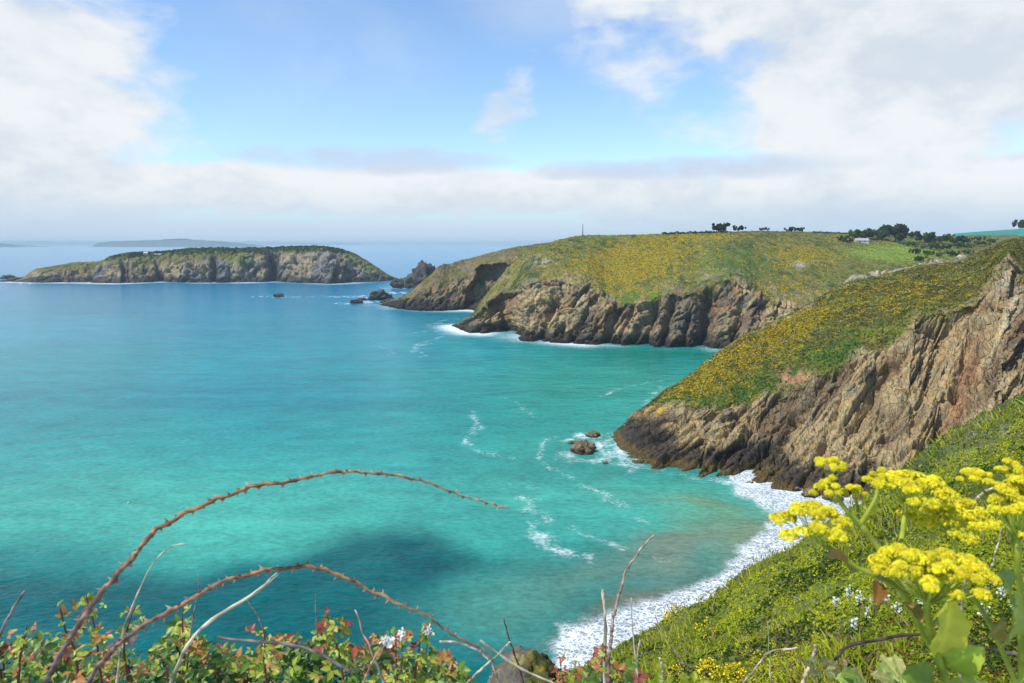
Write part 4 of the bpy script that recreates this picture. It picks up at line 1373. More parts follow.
# ------------------------------------------------------------------ far trees, hedges, field
def tree(px, py, h, w, label, group, seed, col=DGREEN, flat=1.0, Y=None, name='tree', base=None):
    g = np.random.default_rng(seed)
    b_ = main_at(px, py) if base is None else base
    t = thing(name, b_, label, 'tree' if name == 'tree' else 'bush', group)
    lean = (.10 + .05 * g.normal()) * h
    parts = [tube_vf([(0, 0, -1), (lean * .3, 0, h * .25), (lean, 0, h * .6)], [h * .05, h * .04, h * .015], 6)]
    for k in range(4):
        a = g.random() * 6.28
        parts.append(tube_vf([(lean * .4, 0, h * .3), (lean * .6 + math.cos(a) * w * .22, math.sin(a) * w * .2, h * (.5 + .2 * g.random()))], [h * .02, h * .008], 5))
    V, F = joinm(parts)
    o = mesh_obj('trunk', V, clean(F), M_WOOD, None)
    o.parent = t
    nb = 20
    bc = g.normal(size=(nb, 3)) * np.array([w * .24, w * .2, h * .17]) + np.array([lean, 0, h * .62])
    bc[:, 2] = np.clip(bc[:, 2], h * .3, h * .9)
    br = (0.6 + .6 * g.random(nb)) * min(w, h) * .24
    per = 70
    d = g.normal(size=(nb, per, 3))
    d /= np.linalg.norm(d, axis=-1, keepdims=True)
    p = bc[:, None] + d * br[:, None, None] * (0.55 + .5 * g.random((nb, per, 1)))
    p = p.reshape(-1, 3)
    d = d.reshape(-1, 3)
    nn = d + .6 * g.normal(size=d.shape)
    nn /= np.linalg.norm(nn, axis=1)[:, None]
    tt = np.cross(nn, g.normal(size=d.shape))
    tt /= np.linalg.norm(tt, axis=1)[:, None]
    bb = np.cross(nn, tt)
    s = min(w, h) * .10 * (0.6 + .8 * g.random((len(p), 1)))
    V = np.stack([p - tt * s, p - bb * s * .7, p + tt * s, p + bb * s * .7], 1)
    c = np.repeat((col * (0.6 + .9 * g.random((len(p), 1))))[:, None], 4, 1)
    o = mesh_obj('crown', V.reshape(-1, 3), np.arange(len(p) * 4).reshape(-1, 4), M_VEG, None, c.reshape(-1, 3), smooth=False)
    o.parent = t
    return t


SKY_T = [  # px, py base, height px, width px, colour, label
    (720, 232.3, 8.5, 16, DGREEN * .7, 'broad dark tree, larger of the pair on the open skyline'),
    (739, 231.8, 5.5, 13, DGREEN * .7, 'smaller dark tree of the pair on the open skyline'),
    (764, 231, 3.5, 8, DGREEN, 'lone low shrubby tree between the skyline pair and the flat topped tree'),
    (791, 231.8, 4.5, 11, DGREEN * .7, 'flat topped dark tree on the skyline'),
    (799, 231.8, 4.0, 9, DGREEN * .7, 'small tree joined to the flat topped skyline tree on its inland side'),
    (855, 239, 9, 16, LUSH * .75, 'pale green round tree behind the gorse before the barn'),
    (868, 239, 10, 14, DGREEN * 1.2, 'mid green tree directly behind the barn'),
    (878, 239, 9, 18, LUSH * .6, 'green broad tree to the inland side of the barn roof'),
    (883, 236, 10, 8, DGREEN * .8, 'narrow dark tree standing above the trees by the barn'),
    (895, 242, 16, 19, DGREEN * .7, 'big dark round tree beside the barn'),
    (910, 238, 6, 13, DGREEN, 'dark tree on the skyline inland of the big dark tree'),
    (925, 243, 11, 22, LUSH * .55, 'broad olive green tree at the seaward end of the wood'),
    (941, 244, 9, 20, LUSH * .5, 'olive tree in the middle of the wood above the valley'),
    (957, 244, 8, 18, DGREEN * 1.2, 'dark green tree at the inland end of the wood'),
]
for k, (a, b_, hp, wp, c_, lb) in enumerate(SKY_T):
    gb = main_at(a, b_)
    s = gb[1] / FPX
    tree(a, b_, hp * s, wp * s, lb, 'trees on the skyline', 100 + k, c_)
SHR = [(842, 241, 5, 12), (848, 243, 4, 9), (912, 247, 5, 12), (922, 249, 5, 13), (934, 250, 6, 14), (946, 250, 5, 12), (958, 249, 6, 13), (970, 248, 5, 13), (980, 246, 5, 12), (916, 254, 5, 11), (928, 256, 5, 12), (940, 257, 5, 12), (918, 261, 5, 9), (952, 256, 5, 12), (966, 254, 4, 12), (905, 246, 4, 9), (992, 243, 4, 10), (978, 241, 4, 12), (966, 243, 4, 9)]
for k, (a, b_, hp, wp) in enumerate(SHR):
    gb = main_at(a, b_)
    s = gb[1] / FPX
    tree(a, b_, hp * s, wp * s, 'rounded green bush in the scrub above the valley field', 'bushes in the valley scrub', 200 + k, [LUSH * .55, DGREEN * 1.1, LUSH * .75, np.array([.15, .17, .06])][k % 4], name='bush')

# skyline hedge and the blue-green covered field on the right
def strip_hedge(name, p0, p1, hgt, wid, n, label, seed, col=DGREEN):
    g = np.random.default_rng(seed)
    px = np.linspace(p0[0], p1[0], 24)
    pyv = np.linspace(p0[1], p1[1], 24)
    G = np.array([main_at(a, b_) for a, b_ in zip(px, pyv)])
    k = g.random(n) * 22.99
    i = k.astype(int)
    base = G[i] + (G[i + 1] - G[i]) * (k - i)[:, None]
    p = base + g.normal(size=(n, 3)) * np.array([wid * .3, wid, 0])
    p[:, 2] += g.random(n) * hgt * (0.7 + .4 * np.sin(k * 2.1) * np.sin(k * .9))
    d = g.normal(size=(n, 3))
    d /= np.linalg.norm(d, axis=1)[:, None]
    t = np.cross(d, g.normal(size=(n, 3)))
    t /= np.linalg.norm(t, axis=1)[:, None]
    b2 = np.cross(d, t)
    s = hgt * .28 * (.6 + .8 * g.random((n, 1)))
    V = np.stack([p - t * s, p - b2 * s * .7, p + t * s, p + b2 * s * .7], 1)
    c = np.repeat((col * (.6 + .9 * g.random((n, 1))))[:, None], 4, 1)
    o = mesh_obj(name, V.reshape(-1, 3), np.arange(n * 4).reshape(-1, 4), M_VEG, None, c.reshape(-1, 3), smooth=False)
    return tag(o, label, 'hedge')


strip_hedge('hedge', (662, 234.2), (728, 232.2), 2.2, 1.6, 1400, 'dark hedge running along the open skyline before the tree pair', 61)
strip_hedge('hedge', (812, 232.5), (850, 234), 2.0, 1.6, 700, 'low hedge on the skyline between flat topped tree and barn', 62)

pxs = np.arange(955, 1180, 3.0)
near = at(pxs, crv(pxs, [(955, 236.5), (985, 238.2), (1005, 237.5), (1024, 236), (1180, 230)]), 1060)
far_ = at(pxs, crv(pxs, [(955, 233.5), (980, 231.5), (1024, 228.5), (1180, 222)]), 1240)
Pf, Tf = loft([near * np.array([1, 1, 1]) + np.array([0, -6, -14.]), near, far_, far_ + np.array([0, 60, -20.])], [4, 14, 6])
Xf, Yf = Pf[..., 0], Pf[..., 1]
cf = np.array([0.03, 0.22, 0.17]) * (1 + 0.25 * fbm(Xf / 30, Yf / 6, 0 * Xf, 3))[..., None]
cf = np.where((Tf < .8)[:, None, None], GRASS, cf)
o = mesh_obj('crop_field', Pf.reshape(-1, 3), grid_faces(*Pf.shape[:2]), terrain_mat('crop_cover', 0.1, 0.6, .3, .25), None, cf.reshape(-1, 3))
tag(o, kind='structure')
gb = far_[23] + np.array([0, 10, -1])
tree(0, 0, 9 * 1.7, 17 * 1.7, 'dark round tree on the skyline above the blue green field', 'trees on the skyline', 131, DGREEN * .7, base=gb)

# ------------------------------------------------------------------ air
def build_haze():
    m, g = new_mat('marine_haze')
    p = g.n('ShaderNodeVolumePrincipled', {'Color': (0.70, 0.90, 1.0), 'Density': HAZE, 'Anisotropy': 0.0})
    o_ = g.n('ShaderNodeOutputMaterial')
    g.t.links.new(p.outputs[0], o_.inputs['Volume'])
    v, f = box(360000, 360000, 130, -10)
    h = mesh_obj('haze', v, f, m, None, smooth=False)
    tag(h, kind='stuff')


build_haze()

# ================================================================== FOREGROUND PLANTS
def interp_px(pts, n):
    """smooth 3D path through (px, py, distance) points"""
    a = np.array(pts, float)
    t = np.concatenate([[0], np.cumsum(np.hypot(*np.diff(a[:, :2], axis=0).T))])
    t /= t[-1]
    u = np.linspace(0, 1, n)
    # Catmull-Rom through the points
    P = []
    for x in u:
        k = min(np.searchsorted(t, x, side='right') - 1, len(t) - 2)
        s = (x - t[k]) / (t[k + 1] - t[k])
        p0, p1, p2, p3 = a[max(k - 1, 0)], a[k], a[k + 1], a[min(k + 2, len(a) - 1)]
        P.append(0.5 * (2 * p1 + (p2 - p0) * s + (2 * p0 - 5 * p1 + 4 * p2 - p3) * s * s + (3 * p1 - p0 - 3 * p2 + p3) * s ** 3))
    P = np.array(P)
    return at(P[:, 0], P[:, 1], P[:, 2])


def stem_obj(name, part, pts, r0, r1, c0, c1, label, cat, group=None, n=60, thorns=0, seed=0, thorn_len=0.008, knob=0.12):
    g = np.random.default_rng(seed)
    P = interp_px(pts, n)
    base = P[0].copy()
    P = P - base
    wig = np.cumsum(g.normal(size=(n, 3)), 0)
    wig -= np.linspace(0, 1, n)[:, None] * wig[-1]
    P = P + wig * r0 * 0.26
    R = np.linspace(r0, r1, n) * (1 + knob * g.normal(size=n))
    V, F = tube_vf(P, R, 8)
    t = thing(name, base, label, cat, group)
    u = np.concatenate([np.repeat(np.linspace(0, 1, n), 8), [0, 1]])
    mott = np.repeat(0.45 + 1.1 * g.random(n), 8) * (0.6 + .8 * g.random(n * 8))
    mott = np.concatenate([mott, [1, 1]])
    c2 = np.array((0.44, 0.34, 0.22)) if thorns else np.array(c1)
    col = np.stack([np.interp(u, [0, .55, 1], [c0[q], c1[q], c2[q]]) for q in range(3)], -1) * mott[:, None] * (.72 if thorns else 1)
    o = mesh_obj(part, V, clean(F), M_STEMC, None, col)
    o.parent = t
    if thorns:
        tg = np.gradient(P, axis=0)
        tg /= np.linalg.norm(tg, axis=1)[:, None]
        for q in range(thorns):
            x = (q + .2 + .6 * g.random()) / thorns * (n - 2)
            i_ = int(x)
            c = P[i_] + (P[i_ + 1] - P[i_]) * (x - i_)
            vw = (P[i_] + base - np.array([0, 0, CAMZ]))
            vw /= np.linalg.norm(vw)
            d = np.cross(tg[i_], vw) * (1 if q % 2 else -1) + .45 * g.normal() * vw
            d /= np.linalg.norm(d)
            r = R[i_]
            ln = thorn_len * (0.6 + .8 * g.random()) * (1 - .4 * x / n)
            w = ln * 0.40
            side = np.cross(tg[i_], d)
            b0 = c + d * r * .6
            tip = b0 + d * ln - tg[i_] * ln * .35
            mid = b0 + d * ln * .45 - tg[i_] * ln * .05
            tv = [b0 + tg[i_] * w * 1.2, b0 + side * w * .5, b0 - tg[i_] * w * 1.2, b0 - side * w * .5,
                  mid + tg[i_] * w * .4, mid + side * w * .2, mid - tg[i_] * w * .4, mid - side * w * .2, tip]
            tf = []
            for e in range(4):
                e2 = (e + 1) % 4
                tf += [[e, e2, 4 + e2], [e, 4 + e2, 4 + e], [4 + e, 4 + e2, 8]]
            cc_ = np.array([0.42, 0.27, 0.16]) if g.random() < .55 else np.array([0.30, 0.11, 0.07])
            o = mesh_obj('thorn', np.array(tv), np.array(tf), M_STEMC, None, np.array([cc_ * .7] * 4 + [cc_] * 4 + [cc_ * 1.5]), smooth=False)
            o.parent = t
    return t


PURP = (0.19, 0.15, 0.145)
TANB = (0.40, 0.19, 0.07)
GREYB = (0.27, 0.22, 0.18)
STRW = (0.56, 0.45, 0.28)
stem_obj('arching_bramble', 'cane', [(30, 730, 1.0), (52, 680, 1.0), (98, 600, 1.0), (125, 565, 1.0), (155, 532, 1.02), (200, 507, 1.05), (245, 488, 1.08), (300, 472, 1.12), (345, 466, 1.15), (395, 471, 1.18), (440, 484, 1.2), (480, 497, 1.22), (508, 507, 1.23)],
         .0047, .0016, PURP, TANB, 'longest arching bramble stem, thorny, bare and curving highest over the turquoise water', 'bramble stem', 'arching bramble stems', 150, 100, 1, .0090)
stem_obj('arching_bramble', 'cane', [(60, 740, 1.05), (95, 682, 1.05), (140, 640, 1.05), (190, 606, 1.06), (235, 582, 1.08), (285, 571, 1.1), (325, 574, 1.12), (370, 590, 1.14), (420, 612, 1.16), (455, 634, 1.18), (488, 656, 1.2), (500, 690, 1.2)],
         .0044, .0018, PURP, TANB, 'lower arching bramble stem, thorny and bare, bending down to the lichened rock', 'bramble stem', 'arching bramble stems', 130, 96, 2, .0090)
stem_obj('arching_bramble', 'cane', [(603, 715, 1.7), (612, 655, 1.7), (617, 610, 1.72), (626, 572, 1.74), (640, 548, 1.75), (654, 535, 1.76)],
         .0058, .0022, (0.26, 0.06, 0.05), (0.45, 0.33, 0.24), 'upright reddish bramble shoot with thorns in front of the surf', 'bramble stem', 'arching bramble stems', 70, 30, 3, .0075)
stem_obj('arching_bramble', 'cane', [(835, 660, 1.6), (850, 645, 1.6), (885, 636, 1.6), (915, 631, 1.6), (960, 640, 1.62), (1030, 656, 1.65), (1090, 668, 1.7)],
         .0040, .003, (0.07, 0.045, 0.04), (0.09, 0.055, 0.045), 'dark purple bramble stem lying across the green slope behind the flower stems', 'bramble stem', 'arching bramble stems', 60, 26, 4, .006)
DEAD = [
    ([(115, 700, 1.1), (121, 640, 1.1), (134, 602, 1.1), (150, 568, 1.1), (168, 548, 1.1), (186, 544, 1.1)], .0028, .0012, STRW, 'thin dry stalk hooking over at its tip between the two arching bramble stems'),
    ([(160, 720, 1.15), (185, 652, 1.12), (212, 622, 1.1), (245, 600, 1.1), (262, 588, 1.1), (277, 574, 1.1)], .0042, .0038, (0.62, 0.52, 0.34), 'pale straw stalk leaning up against the lower arching bramble stem'),
    ([(217, 637, 1.3), (250, 640, 1.3), (285, 644, 1.3), (315, 653, 1.3), (350, 672, 1.3)], .0038, .005, GREYB, 'grey broken twig lying level over the bramble leaves'),
    ([(-20, 680, 1.2), (0, 632, 1.2), (12, 610, 1.2), (25, 591, 1.2)], .0045, .0032, GREYB, 'broken grey twig at the left end of the bramble bushes'),
    ([(190, 640, 1.25), (194, 612, 1.25), (199, 595, 1.25), (198, 574, 1.25)], .0022, .0010, GREYB, 'thin upright twig crossing behind the lower arching stem'),
    ([(268, 640, 1.3), (258, 618, 1.3), (247, 600, 1.3)], .0022, .0013, GREYB, 'short slanting twig under the crown of the lower arching stem'),
    ([(318, 640, 1.4), (316, 612, 1.4), (316, 593, 1.4)], .0022, .0010, GREYB, 'needle thin twig above the red leaved bramble shoot'),
    ([(392, 705, 1.3), (375, 660, 1.3), (362, 632, 1.3), (355, 610, 1.3)], .0042, .0018, STRW, 'dry stalk slanting out of the bramble leaves left of the white flowers'),
    ([(361, 690, 1.25), (368, 668, 1.25), (381, 648, 1.25)], .003, .002, (0.40, 0.28, 0.18), 'short brown twig crossing the dry stalk left of the white flowers'),
    ([(425, 660, 1.5), (429, 636, 1.5), (433, 615, 1.5)], .003, .0014, GREYB, 'short upright twig behind the white flowers'),
    ([(440, 641, 1.5), (455, 642, 1.5), (475, 650, 1.5), (490, 662, 1.5)], .0036, .0026, (0.5, 0.42, 0.34), 'pale lichened twig below the end of the lower arching stem'),
    ([(528, 700, 2.2), (519, 668, 2.2), (512, 645, 2.2), (504, 619, 2.2)], .0060, .0032, (0.16, 0.08, 0.07), 'dark bare twig standing before the lichened rock'),
    ([(460, 690, 1.4), (478, 672, 1.4), (494, 658, 1.4), (510, 642, 1.4)], .0035, .0025, STRW, 'straw stalk slanting across the grey side of the lichened rock'),
    ([(480, 640, 1.5), (508, 660, 1.5), (540, 676, 1.5), (575, 690, 1.5)], .004, .003, STRW, 'long straw stalk lying along the foot of the lichened rock'),
    ([(604, 720, 1.9), (604, 660, 1.9), (603, 590, 1.9)], .0065, .0060, (0.55, 0.44, 0.30), 'straight pale cut stalk standing upright in front of the surf'),
    ([(641, 720, 2.2), (638, 670, 2.2), (634, 640, 2.2), (631, 598, 2.2)], .0060, .0022, (0.66, 0.58, 0.42), 'tall dry grass stalk beside the reddish bramble shoot'),
    ([(634, 700, 2.3), (637, 660, 2.3), (640, 640, 2.3)], .006, .004, STRW, 'short straw stalk at the foot of the tall dry grass stalk'),
    ([(684, 664, 2.6), (672, 646, 2.6), (662, 630, 2.6), (655, 615, 2.6)], .006, .003, (0.5, 0.38, 0.24), 'forked dead twig leaning left over the green slope'),
    ([(660, 700, 2.6), (661, 680, 2.6), (660, 658, 2.6)], .009, .0075, (0.58, 0.46, 0.32), 'short thick pale stump of a stalk on the slope edge'),
    ([(800, 700, 2.0), (804, 680, 2.0), (812, 660, 2.0), (815, 645, 2.0)], .009, .006, (0.55, 0.40, 0.26), 'thick crooked dead stem low on the green slope'),
    ([(772, 700, 2.4), (770, 660, 2.4), (768, 622, 2.4)], .005, .002, (0.5, 0.52, 0.22), 'yellow green grass stalk standing on the open slope'),
    ([(738, 690, 2.4), (756, 668, 2.4), (770, 652, 2.4), (798, 648, 2.4)], .006, .004, (0.5, 0.40, 0.26), 'bent straw stalk reaching sideways low on the slope'),
    ([(792, 596, 4.5), (803, 603, 4.5), (815, 615, 4.5)], .008, .005, (0.55, 0.5, 0.3), 'short dry stem lying on the bright green mid slope'),
    ([(958, 700, 1.1), (962, 640, 1.1), (963, 590, 1.1), (966, 560, 1.1)], .0035, .0022, (0.42, 0.30, 0.26), 'grey pink dry stalk standing behind the biggest yellow flower head'),
    ([(972, 512, 1.4), (977, 500, 1.4), (988, 490, 1.4), (1002, 484, 1.4)], .004, .0026, STRW, 'pale bent grass stalk arching behind the right hand flower heads'),
    ([(990, 566, 1.5), (997, 545, 1.5), (1003, 525, 1.5)], .003, .002, STRW, 'thin straw between the yellow heads at the right'),
]
for k, (pts, r0, r1, c, lb) in enumerate(DEAD):
    stem_obj('dry_stalk', 'stalk', pts, r0 * .72, r1 * .72, np.array(c) * .6, np.array(c) * .85, lb, 'dry stalk', 'dry stalks among the cliff edge plants', 26, 0, 30 + k)


# leaves ----------------------------------------------------------------
def leaf_tpl(width=.29, teeth=True):
    ys = np.array([0, .12, .28, .45, .62, .78, .9])
    ws = np.array([.02, .55, .92, 1.0, .85, .58, .28]) * width
    if teeth:
        ws = ws * np.array([1, 1.08, .94, 1.07, .93, 1.08, .9])
    V = []
    for y, w in zip(ys, ws):
        z = -0.16 * (y - .45) ** 2
        V += [[-w, y, z + w * .35], [0, y, z], [w, y, z + w * .35]]
    V.append([0, 1.0, -.07])
    F = []
    for k in range(6):
        a = k * 3
        F += [[a, a + 1, a + 4], [a, a + 4, a + 3], [a + 1, a + 2, a + 5], [a + 1, a + 5, a + 4]]
    F += [[18, 19, 21], [19, 20, 21]]
    return np.array(V), np.array(F)




def big_leaf(width=.42, wavy=.03, rows=16, half=4):
    """broad leaf with side veins, a wavy rim and a drooping tip"""
    V, F = [], []
    n = 2 * half + 1
    for r in range(rows + 1):
        y = r / rows
        w = width * (math.sin(math.pi * min(y * .92 + .04, 1)) ** .7) * (1.15 - .35 * y)
        for k in range(-half, half + 1):
            t = k / half
            z = .10 * abs(t) ** 1.3 * w / width - .22 * (y - .4) ** 2
            z += .016 * math.sin((y * 9 + abs(t) * 2.2) * 3.14159) * abs(t) ** .5 + wavy * math.sin(y * 17 + t * 3) * abs(t) ** 2
            V.append([w * t * (1 + .05 * math.sin(y * 40)), y + .10 * abs(t) * (1 - y), z])
    for r in range(rows):
        for k in range(n - 1):
            a = r * n + k
            F.append([a, a + 1, a + n + 1])
            F.append([a, a + n + 1, a + n])
    V = np.array(V)
    return V, np.array(F)


LEAF = leaf_tpl()
ROUND = leaf_tpl(.46)


def place(tpl, pos, dirv, nrm, size, col):
    """many copies of a leaf template merged into one part"""
    V, F = tpl
    dirv = dirv / np.linalg.norm(dirv, axis=1)[:, None]
    nrm = nrm - (nrm * dirv).sum(1)[:, None] * dirv
    nrm /= np.maximum(np.linalg.norm(nrm, axis=1)[:, None], 1e-6)
    side = np.cross(dirv, nrm)
    out = pos[:, None] + size[:, None, None] * (V[None, :, 0:1] * side[:, None] + V[None, :, 1:2] * dirv[:, None] + V[None, :, 2:3] * nrm[:, None])
    n, k = len(pos), len(V)
    FF = (F[None] + (np.arange(n) * k)[:, None, None]).reshape(-1, 3)
    rim = 1 + .3 * np.exp(-(V[:, 0] / .03) ** 2)
    cc = col[:, None] * rim[None, :, None]
    return out.reshape(-1, 3), FF, cc.reshape(-1, 3)


LG = np.array([0.12, 0.215, 0.022])
LY = np.array([0.29, 0.33, 0.035])
LD = np.array([0.04, 0.085, 0.014])
LR = np.array([0.27, 0.065, 0.035])
LO = np.array([0.36, 0.17, 0.04])


def trifoliate(g, pos, size, col):
    n = len(pos)
    up = np.stack([g.normal(size=n) * .55, -0.45 + g.normal(size=n) * .5, np.full(n, 1.0)], 1)
    d0 = np.stack([g.normal(size=n), g.normal(size=n) - .3, g.normal(size=n) * .5], 1)
    up /= np.linalg.norm(up, axis=1)[:, None]
    d0 -= (d0 * up).sum(1)[:, None] * up
    d0 /= np.linalg.norm(d0, axis=1)[:, None]
    sd = np.cross(d0, up)
    res = []
    for ang, sc_ in ((0, 1.0), (1.25, .8), (-1.25, .8)):
        d = d0 * math.cos(ang) + sd * math.sin(ang)
        nn = up + .25 * g.normal(size=(n, 3))
        cj = col * (0.8 + .4 * g.random((n, 1)))
        res.append(place(LEAF, pos + d * size[:, None] * .08, d, nn, size * sc_ * (.85 + .3 * g.random(n)), cj))
    k, V, F, CC = 0, [], [], []
    for v, f, c in res:
        V.append(v)
        F.append(f + k)
        CC.append(c)
        k += len(v)
    return np.concatenate(V), np.concatenate(F), np.concatenate(CC)


def bush(px0, px1, tops, dmin, dmax, n, label, seed, size=.023, red=.14, bottom=760):
    g = np.random.default_rng(seed)
    px = px0 + (px1 - px0) * g.random(n)
    top = crv(px, tops) + 5 * np.sin(px / 9.0 + seed) + 4 * g.normal(size=n)
    u = g.random(n) ** 1.15
    py = top + (bottom - top) * u
    D = dmin + (dmax - dmin) * (0.25 + .75 * g.random(n)) * (1 - .35 * u) 
    pos = at(px, py, D)
    base = at((px0 + px1) / 2, bottom + 60, dmin + .3)
    sz = size * (.6 + .8 * g.random(n))
    r = g.random((n, 1))
    mixv = g.random((n, 1))
    col = np.where(r < .45, LG * .85, np.where(r < .60, LY * .95, LD * 1.1))
    tipm = (u < .22)[:, None]
    col = np.where(tipm & (mixv < red * .7), LR, col)
    col = np.where(tipm & (mixv > 1 - red * 1.4), LO, col)
    col = np.where((~tipm) & (mixv < red * .25), LO * .7, col)
    V, F, cc = trifoliate(g, pos - base, sz, col)
    t = thing('bramble_bush', base, label, 'bramble bush', 'bramble bushes along the cliff edge')
    # a few woody stems inside
    parts, sc_ = [], []
    for k in range(6):
        a = px0 + (px1 - px0) * (.08 + .84 * g.random())
        tp = crv(np.array([a]), tops)[0] + 14 + 14 * g.random()
        pts = [(a + 20 * g.normal(), bottom + 20, dmin + .35), (a + 8 * g.normal(), (bottom + tp) / 2, dmin + .3), (a + 4 * g.normal(), tp, dmin + .25)]
        parts.append(tube_vf(interp_px(pts, 10) - base, np.linspace(.0042, .0016, 10), 6))
    SV, SF = joinm(parts)
    o = mesh_obj('stems', SV, clean(SF), M_STEMC, None, np.tile(np.array([.14, .065, .05]), (len(SV), 1)))
    o.parent = t
    o = mesh_obj('leaves', V, F, M_LEAF, None, cc)
    o.parent = t
    return t


TOPS = [(-60, 640), (0, 640), (20, 646), (45, 640), (60, 655), (90, 664), (120, 650), (140, 655), (175, 632), (190, 628), (215, 652), (250, 655), (285, 640), (320, 640), (345, 645), (380, 640), (400, 640), (425, 655), (440, 655), (462, 670), (480, 690), (530, 720)]
bush(-50, 80, TOPS, 1.25, 1.9, 650, 'bramble bush at the very left around the broken grey twig', 41, .021)
bush(70, 205, TOPS, 1.25, 1.9, 650, 'bramble bush at the foot of the two arching bramble stems', 42, .021)
bush(195, 330, TOPS, 1.3, 2.0, 820, 'bramble bush under the level grey twig with the densest green leaves', 43, .023, .12)
bush(320, 480, TOPS, 1.35, 2.1, 800, 'bramble bush around the white flowers beside the lichened rock', 44, .022, .2)
bush(560, 640, [(555, 690), (575, 668), (600, 660), (640, 672)], 1.9, 2.4, 120, 'small bramble bush at the foot of the pale cut stalk', 45, .035, .2, 720)


def shoot(pts, leaves, label, seed, size=.022, red=.5, r0=.003):
    """upright leafy shoot rising out of the bushes"""
    g = np.random.default_rng(seed)
    leaves = int(leaves * 1.9)
    P = interp_px(pts, 24)
    base = P[0].copy()
    t = thing('leafy_shoot', base, label, 'bramble shoot', 'leafy bramble shoots')
    V, F = tube_vf(P - base, np.linspace(r0, r0 * .4, 24), 6)
    o = mesh_obj('stem', V, clean(F), M_STEMC, None, np.tile(np.array([.16, .05, .04]), (len(V), 1)))
    o.parent = t
    u = g.random(leaves) ** .7
    i_ = (u * 22).astype(int)
    pos = P[i_] - base + g.normal(size=(leaves, 3)) * size * np.array([.8, .8, .5])
    top = u[:, None]
    r = g.random((leaves, 1))
    col = np.where(r < red * top ** 3 * .65, LR, np.where(r < .35 * top ** 2 + .08, LO, np.where(r < .8, LY, LG)))
    V, F, cc = trifoliate(g, pos, size * (.55 + .6 * g.random(leaves)) * (1.15 - .4 * u), col)
    o = mesh_obj('leaves', V, F, M_LEAF, None, cc)
    o.parent = t


shoot([(106, 720, 1.2), (100, 670, 1.2), (95, 630, 1.2), (86, 596, 1.2)], 26, 'red tipped leafy shoot right behind the longest arching bramble stem', 51, .021, .6)
shoot([(80, 690, 1.22), (74, 650, 1.22), (66, 632, 1.22), (60, 608, 1.22)], 12, 'orange green leafy shoot left of the longest arching bramble stem', 52, .02, .2)
shoot([(130, 690, 1.25), (124, 650, 1.25), (130, 620, 1.25), (136, 606, 1.25)], 12, 'small orange tipped shoot at the base of the thin hooked stalk', 53, .018, .3)
shoot([(18, 690, 1.25), (20, 660, 1.25), (24, 640, 1.25), (27, 626, 1.25)], 14, 'red leaved shoot at the left beside the broken grey twig', 54, .018, .8)
shoot([(345, 690, 1.4), (338, 650, 1.4), (330, 625, 1.4), (326, 612, 1.4)], 24, 'bright red topped bramble shoot below the needle thin twig', 55, .024, .9)
shoot([(182, 690, 1.3), (184, 660, 1.3), (183, 635, 1.3), (182, 612, 1.3)], 14, 'slim orange leaved shoot below the lower arching stem', 56, .018, .4)
shoot([(268, 690, 1.35), (264, 660, 1.35), (265, 640, 1.35), (262, 625, 1.35)], 12, 'green tipped shoot under the slanting twig', 57, .02, .15)
shoot([(412, 700, 1.35), (416, 668, 1.35), (420, 642, 1.35), (420, 628, 1.35)], 20, 'red and green shoot standing between the white flowers', 58, .019, .5)
shoot([(398, 690, 1.36), (396, 660, 1.36), (396, 632, 1.36)], 12, 'small red shoot in front of the larger white flower', 59, .016, .9)
shoot([(566, 705, 1.9), (563, 680, 1.9), (560, 662, 1.9)], 12, 'orange red shoot at the right foot of the lichened rock', 60, .024, .6)
shoot([(612, 690, 1.8), (609, 668, 1.8), (606, 650, 1.8)], 12, 'dark red leaves around the base of the upright bramble shoot', 61, .022, 1.0)


# white flowers among the brambles
M_PETAL = leaf_mat('white_petal', .45, .6, .2)


def flower(px, py, D, r, label, seed):
    g = np.random.default_rng(seed)
    base = at(px, py + 12, D)
    t = thing('white_flower', base, label, 'flower', 'white flowers in the brambles')
    c = at(px, py, D) - base
    V, F = tube_vf([(0, 0, -.01), tuple(c * .5), tuple(c)], [.0016, .0014, .0012], 6)
    o = mesh_obj('stem', V, clean(F), M_STEMC, None, np.tile(np.array([.1, .14, .03]), (len(V), 1)))
    o.parent = t
    n = 30
    ang = np.arange(n) * 2.4
    tilt = np.linspace(.2, 1.0, n)
    d = np.stack([np.cos(ang) * tilt, -.35 - .1 * np.sin(ang), np.sin(ang) * tilt + .15 + .1 * g.normal(size=n)], 1)
    nn = np.tile(np.array([-.8, -.5, .7]), (n, 1)) + .25 * g.normal(size=(n, 3))
    V, F, cc = place(leaf_tpl(.5, False), c + .7 * r * (d * tilt[:, None] * .6 + g.normal(size=(n, 3)) * .35), d + .5 * g.normal(size=(n, 3)), nn, np.full(n, r * .55), np.tile(np.array([.92, .88, .80]), (n, 1)) * (.85 + .15 * g.random((n, 1))))
    o = mesh_obj('blossom', V, F, M_PETAL, None, cc)
    o.parent = t


flower(388, 641, 1.33, .017, 'larger white flower head half hidden by red bramble leaves', 71)
flower(402, 635, 1.38, .014, 'small white bloom just behind the larger white flower', 73)
flower(427, 630, 1.40, .014, 'smaller white flower head beside the short upright twig', 72)

